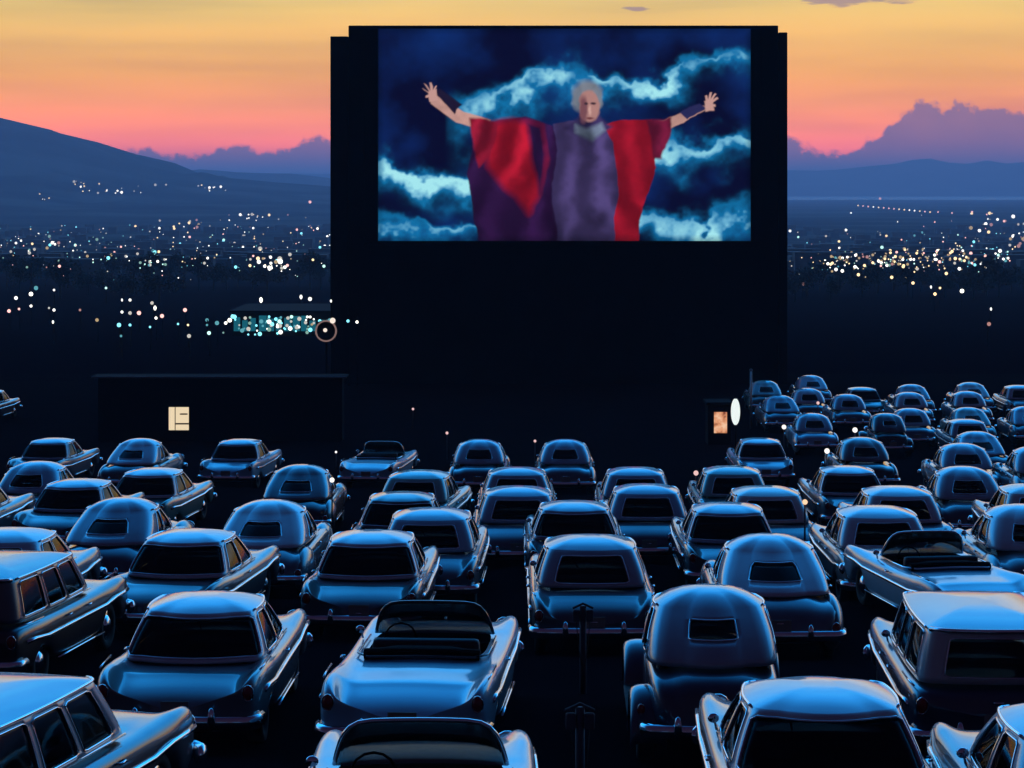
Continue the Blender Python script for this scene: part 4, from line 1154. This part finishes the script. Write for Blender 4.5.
# speaker posts
M_post = plain('speaker_post_paint', (0.05, 0.04, 0.06), 0.8)
def speaker_post(x, y, label, z=None, h=1.12):
    root = empty('speaker_post', (x, y, gz(y))); tag(root, label, 'speaker post', 'speaker posts between the cars')
    bm = bmesh.new(); tube(bm, [(0, 0, -.1), (0, 0, h)], .042, 10); link('pole', mesh_of(bm), root, M_post)
    bm = bmesh.new(); tube(bm, [(-.13, 0, h - .03), (0, 0, h + .03), (.13, 0, h - .03)], .016, 6); link('cross_arm', mesh_of(bm), root, M_post)
    for s in (-1, 1):
        bm = bmesh.new(); box(bm, (s * .085, -.03, h - .12), (.09, .07, .15), .02); sp = link('speaker', mesh_of(bm), root, M_post)
        bm = bmesh.new(); tube(bm, [(s * .085, -.03, h - .19), (s * .06, -.05, h - .5), (s * .02, -.04, h - .75)], .006, 5); link('cable', mesh_of(bm), sp, RUBBER)
    return root
sp0 = speaker_post(px_x(580, 24.4), 24.4, 'nearest speaker post, in the gap between the nearest convertible and the old sedan')
def at_post(px, y, label):
    c = copy_tree(sp0); c.location = (px_x(px, y), y, gz(y)); c['label'] = label; return c
at_post(583, 34.2, 'speaker post standing in the dark gap right behind the square-roofed sedan')

# small lamp markers glowing between the cars
M_mark = {'w': lamp_mat('marker_white', (1, .92, .85), 1.3), 'p': lamp_mat('marker_pink', (1, .62, .60), .9), 'o': lamp_mat('marker_orange', (1, .62, .38), 1.2)}
marks = [(336, 452, 100, 'w', .045, 'small white marker lamp above the black fastback by the left aisle'), (332, 480, 64, 'w', .06, 'white marker lamp right of the black fastback in the aisle'),
         (447, 433, 110, 'p', .06, 'dim marker lamp left of the two narrow front-row round sedans'), (696, 473, 74, 'p', .07, 'pinkish marker lamp left of the teal-roofed sedan'),
         (805, 502, 50, 'o', .05, 'orange marker lamp below the hardtop with the shiny left fender'), (784, 427, 104, 'w', .09, 'brightest white marker lamp, above the bright blue corner sedan'),
         (855, 430, 103, 'w', .10, 'white marker lamp above the pale-roofed dark car'), (827, 451, 80, 'w', .08, 'white marker lamp between the blue corner sedan and the pale-roofed dark car'),
         (818, 403, 116, 'p', .07, 'pink marker lamp behind the round car of the left column'), (535, 441, 96, 'p', .05, 'faint marker lamp between the two narrow front-row round sedans'),
         (413, 409, 128, 'p', .06, 'faint marker lamp at the foot of the screen tower, left side')]
for px, py, d, c, r, lab in marks:
    z = (HZ - py) * d / F; g = gz(d)
    if z < g + .3: d = d * .97; z = max((HZ - py) * d / F, gz(d) + .3); g = gz(d)
    root = empty('marker_lamp', (px_x(px, d), d, g)); tag(root, lab, 'marker lamp', 'small lamps among the cars')
    bm = bmesh.new(); tube(bm, [(0, .03, -.1), (0, .03, z - g)], .018, 6); link('post', mesh_of(bm), root, M_post)
    bm = bmesh.new(); ball(bm, (0, 0, z - g), (r, r, r), 10, 8); link('bulb', mesh_of(bm), root, M_mark[c])

# ------------------------------------------------------------------ lamps of the town
LM = {}
for nm, col, st_ in (('w', (1, .95, .85), 2.2), ('y', (1, .72, .38), 1.8), ('p', (1, .50, .45), 1.7), ('c', (.25, .85, 1.0), 1.6), ('g', (.55, 1, .85), 1.5)):
    LM[nm] = lamp_mat('town_lamp_' + nm, col, st_); LM[nm.upper()] = lamp_mat('faint_town_lamp_' + nm, col, st_ * .28)
lamp_mesh = {}
def lamp_me(c, r):
    k = (c, round(r, 2))
    if k not in lamp_mesh:
        bm = bmesh.new(); ball(bm, (0, 0, 0), (r, r, r), 8, 6); me = mesh_of(bm); me.materials.append(LM[c]); lamp_mesh[k] = me
    return lamp_mesh[k]
def hit(px, py, lift=4.0, dmin=170):
    """distance along the pixel's ray at which it comes within lift metres of the land"""
    d = dmin
    while d < 10200:
        if (HZ - py) * d / F <= land(px_x(px, d), d) + (1.0 + .004 * d if lift is None else lift): return d
        d *= 1.004
        d += .5
    return 10200
near = [(16, 298, 'w'), (31, 294, 'w'), (54, 290, 'w'), (9, 311, 'p'), (19, 309, 'p'), (31, 306, 'w'), (49, 308, 'w'), (54, 310, 'w'), (53, 322, 'w'), (97, 320, 'y'), (122, 300, 'w'), (130, 300, 'w'),
        (122, 312, 'w'), (130, 313, 'w'), (139, 313, 'p'), (119, 325, 'c'), (130, 325, 'c'), (121, 336, 'c'), (150, 327, 'c'), (152, 303, 'w'), (155, 308, 'w'), (162, 316, 'p'), (156, 318, 'w'), (188, 325, 'y'),
        (178, 324, 'c'), (189, 336, 'w'), (185, 310, 'p'), (207, 320, 'c'), (207, 325, 'c'), (217, 323, 'c'), (209, 333, 'g'), (261, 300, 'w'), (301, 297, 'w'), (310, 299, 'w'), (331, 301, 'w'), (302, 309, 'w'),
        (357, 322, 'w'), (348, 321, 'c'), (80, 310, 'p'), (106, 288, 'g'), (36, 288, 'c'),
        (799, 275, 'w'), (803, 284, 'p'), (907, 277, 'y'), (913, 283, 'y'), (931, 287, 'w'), (935, 294, 'y'), (940, 288, 'y'), (962, 291, 'w'), (991, 309, 'w'), (989, 324, 'p')]
rl = random.Random(5)
pole_mesh = {}
for px, py, c in near:
    if 330 < px < 400: d = 163.0
    else: d = hit(px, py, None)
    x, z = px_x(px, d), (HZ - py) * d / F; g = land(x, d)
    root = empty('street_lamp', (x, d, g))
    side = 'left of' if px < 400 else 'right of'
    colr = {'w': 'white', 'y': 'yellow', 'p': 'pink', 'c': 'blue-green', 'g': 'pale green'}[c]
    tag(root, f'{colr} street lamp glowing in the black belt of land {side} the screen', 'street lamp', f'{colr} lamps in the dark belt {side} the screen')
    h = round(z - g, 1)
    if h not in pole_mesh:
        bm = bmesh.new(); tube(bm, [(0, .5, -.5), (0, .5, h + .2), (0, .1, h + .35)], .05, 5); pole_mesh[h] = mesh_of(bm); pole_mesh[h].materials.append(M_dark)
    link('pole', pole_mesh[h], root)
    r = d / F * rl.uniform(1.1, 2.2); c = c.upper() if rl.random() < .3 else c
    b_ = link('lamp', lamp_me(c, r), root); b_.location = (0, 0, z - g)
    if c == 'w' and rl.random() < .4: b_.scale = (.8, .8, 1.3)

# strip of shops lit blue-green
shop_d = 256.0
shops = empty('lit_shop_row', (px_x(282, shop_d), shop_d, land(px_x(282, shop_d), shop_d)))
tag(shops, 'long low shop row glowing blue-green at the left foot of the screen', 'shop building')
def pbx(px): return px_x(px, shop_d)
def pbz(py): return (HZ - py) * shop_d / F
bm = bmesh.new(); slab(bm, pbx(232), pbx(345), shops.location.z - 1, pbz(312), shop_d, shop_d + 14); plink(shops, 'wall', bm, M_dark)
bm = bmesh.new(); slab(bm, pbx(231), pbx(346), pbz(311.8), pbz(310), shop_d - 1.5, shop_d + 14.5); plink(shops, 'roof', bm, M_dark)
M_teal = lamp_mat('shop_teal_glow', (0.02, 0.28, 0.40), .38); M_tealb = lamp_mat('shop_teal_bright', (0.30, 0.85, 1.0), 1.2)
rr = random.Random(9)
for k in range(13):
    a = 234 + k * 8.4
    bm = bmesh.new(); slab(bm, pbx(a), pbx(a + rr.uniform(5, 7.8)), pbz(331), pbz(rr.uniform(315, 321)), shop_d - .3, shop_d - .05, .0)
    plink(shops, 'window', bm, M_teal)
for k in range(96):
    a = rr.uniform(222, 350) if k > 12 else rr.uniform(288, 344); c = rr.choice('ccgwwc') if a < 290 else rr.choice('wwwgcy')
    py = rr.triangular(314, 336, 325); c = c.upper() if rr.random() < .45 else c
    o = bpy.data.objects.new('shop_lamp', lamp_me(c, rr.choice([.09, .12, .16, .2]))); COL.objects.link(o); o.parent = shops
    o.location = Vector((pbx(a), shop_d - .6, pbz(py))) - shops.location

# town lights across the valley
lights = []
def add_cluster(n_, px0, px1, py0, py1, cols, rmin=.5, rmax=1.1, gauss=False):
    for _ in range(n_):
        if gauss:
            px = rl.gauss((px0 + px1) / 2, (px1 - px0) / 4); py = rl.gauss((py0 + py1) / 2, (py1 - py0) / 4)
        else: px, py = rl.uniform(px0, px1), rl.uniform(py0, py1)
        if 333 < px < 786: continue
        c_ = rl.choice(cols); lights.append((px, py, c_.upper() if rl.random() < .45 else c_, rl.uniform(rmin, rmax) * rl.choice([.7, 1, 1.25])))
add_cluster(16, 72, 168, 183, 193, 'wwy', .6, .95)
add_cluster(7, 74, 86, 181, 187, 'wy', .6, 1.0)
add_cluster(10, 197, 230, 185, 191, 'wwy', .7, 1.1); add_cluster(4, 30, 62, 194, 200, 'wy', .5, .8)
add_cluster(12, 240, 272, 214, 221, 'wyw', .7, 1.2)
add_cluster(15, 158, 205, 218, 232, 'wyp', .6, 1.0)
add_cluster(110, 0, 330, 225, 252, 'wwgcyp', .35, .85)
add_cluster(120, 0, 330, 236, 268, 'wwgcgyp', .4, 1.05)
add_cluster(34, 250, 292, 252, 272, 'wwwy', .8, 1.6, True)
add_cluster(22, 136, 172, 248, 272, 'cggw', .8, 1.2, True)
add_cluster(14, 0, 60, 240, 256, 'wpwy', .7, 1.2)
add_cluster(20, 215, 330, 212, 236, 'wypw', .5, .9)
add_cluster(20, 0, 330, 262, 282, 'cwpg', .4, .8)
add_cluster(110, 795, 1005, 232, 272, 'wwcgyp', .35, .95)
add_cluster(110, 860, 990, 243, 272, 'yyypyw', .6, 1.2, True)
add_cluster(60, 800, 935, 252, 273, 'yyygw', .6, 1.1, True)
add_cluster(14, 820, 848, 250, 268, 'wgyw', .8, 1.4, True)
add_cluster(22, 960, 1012, 246, 266, 'cwcg', .6, 1.1)
add_cluster(22, 970, 1024, 213, 234, 'wwyp', .7, 1.3)
add_cluster(14, 1008, 1030, 234, 250, 'pyyw', .9, 1.5)
add_cluster(10, 840, 990, 215, 240, 'wwp', .5, .8)
for k in range(15):
    t = k / 14; lights.append((858 + 72 * t, 205.5 + 6.5 * t, rl.choice('wyp'), .9))
lights += [(952, 213, 'p', .9), (938, 212, 'p', .8), (972, 212, 'p', 1.0), (880, 198.5, 'p', 1.0), (851, 213, 'w', .9), (846, 230, 'w', 1.1), (790, 231, 'w', 1.1), (310, 202, 'p', 1.2)]
rl.shuffle(lights)
rec = []
for px, py, c, r in lights:
    d = hit(px, py, 6.0, 400); rec.append((px, py, c, r, d))
rec.sort(key=lambda a: -a[3])
NIND = 240
names = {'w': 'white', 'y': 'yellow', 'p': 'pinkish', 'c': 'blue-green', 'g': 'pale green'}
for k, (px, py, c, r, d) in enumerate(rec[:NIND]):
    R_ = max(.15, round(r * d / F, 1) if d < 4000 else round(r * d / F * 2) / 2)
    R_ *= 1.2
    o = bpy.data.objects.new('town_light', lamp_me(c, R_)); COL.objects.link(o); o.location = (px_x(px, d), d, (HZ - py) * d / F)
    side = 'left' if px < 400 else 'right'
    where = 'on the mountain foot' if (py < 202 and px < 400) else ('in the far part of the valley' if py < 225 else 'in the near part of the valley')
    tag(o, f'tiny {names[c.lower()]} town light {where} {side} of the screen', 'town light', f'{names[c.lower()]} town lights {where}, {side}')
for c in 'wypcgWYPCG':
    bm = bmesh.new()
    for (px, py, c_, r, d) in rec[NIND:]:
        if c_ != c: continue
        R_ = r * d / F; rr_ = bmesh.ops.create_icosphere(bm, subdivisions=1, radius=R_)
        for v in rr_['verts']: v.co += Vector((px_x(px, d), d, (HZ - py) * d / F))
    tag(link('scattered_town_lights', mesh_of(bm), mat=LM[c]), f'countless {"faint" if c.isupper() else "bright"} {names[c.lower()]} lights strewn over the valley town', kind='stuff')

# roofs and blocks of the town, seen only as dim texture
M_block = plain('town_roofs', (0.035, 0.035, 0.03), 0.9, var=.5, scale=.01)
bm = bmesh.new(); rb_ = random.Random(21)
for k in range(700):
    d = 900 * (9.0 ** rb_.random()); px = rb_.choice([rb_.uniform(-60, 400), rb_.uniform(720, 1090)])
    x = px_x(px, d); g = land(x, d); w1, w2, h_ = rb_.uniform(7, 14), rb_.uniform(7, 12), rb_.uniform(4, 7)
    if g > -50 and d > 3000: continue
    box(bm, (x, d, g + h_ / 2 - 1), (w1, w2, h_ + 2))
tag(link('town_rooftops', mesh_of(bm, False), mat=M_block), 'dim mass of roofs of the valley town', kind='stuff')

# ------------------------------------------------------------------ dark trees beyond the lot
M_leaf = plain('dark_leaves', (0.035, 0.045, 0.025), 0.8, var=.5, scale=1.2)
M_bark = plain('bark', (0.03, 0.022, 0.018), 0.9)
def tree_mesh(seed, H, R):
    r = random.Random(seed); bm = bmesh.new()
    lobes = [(Vector((r.uniform(-.5, .5) * R, r.uniform(-.5, .5) * R, H * r.uniform(.45, .85))), R * r.uniform(.35, .6)) for _ in range(9)]
    for k in range(1500):
        c, q = r.choice(lobes)
        dv = Vector((r.gauss(0, 1), r.gauss(0, 1), r.gauss(0, 1))).normalized() * q * (r.random() ** .4)
        p_ = c + dv; s = r.uniform(.10, .22)
        a, b_ = Vector((r.uniform(-1, 1), r.uniform(-1, 1), r.uniform(-1, 1))).normalized() * s, Vector((r.uniform(-1, 1), r.uniform(-1, 1), r.uniform(-1, 1))).normalized() * s
        bm.faces.new([bm.verts.new(p_ + a), bm.verts.new(p_ + b_), bm.verts.new(p_ - a), bm.verts.new(p_ - b_)])
    crown = bpy.data.meshes.new('crown'); bm.to_mesh(crown); bm.free(); crown.materials.append(M_leaf)
    bm = bmesh.new(); tube(bm, [(0, 0, -.5), (.05, 0, H * .3), (0, .1, H * .6)], .16, 7)
    for c, q in lobes[:5]: tube(bm, [(0, 0, H * .35), tuple(c)], .06, 5)
    trunk = mesh_of(bm); trunk.materials.append(M_bark)
    return crown, trunk
TM = [tree_mesh(s, h, r) for s, h, r in ((1, 6.0, 3.0), (2, 5.0, 3.4), (3, 7.0, 2.8))]
rt = random.Random(33)
for rng in ((-20, 400), (770, 1060)):
    px = rng[0]
    while px < rng[1]:
        d = rt.uniform(430, 640); x = px_x(px, d)
        k = rt.randrange(3); root = empty('tree', (x, d, land(x, d))); root.rotation_euler.z = rt.uniform(0, 6.28)
        s = rt.uniform(.7, 1.15); root.scale = (s * 1.15, s * 1.15, s)
        side = 'left' if px < 400 else 'right'
        tag(root, f'{["broad", "low bushy", "tall narrow"][k]} black tree silhouette in the belt {side} of the screen below the town lights', 'tree', f'{["broad", "bushy", "tall"][k]} dark trees {side} of the screen')
        link('crown', TM[k][0], root); link('trunk', TM[k][1], root)
        px += rt.uniform(9, 17)
print('cars', len(CARS), 'objects', len(bpy.data.objects))
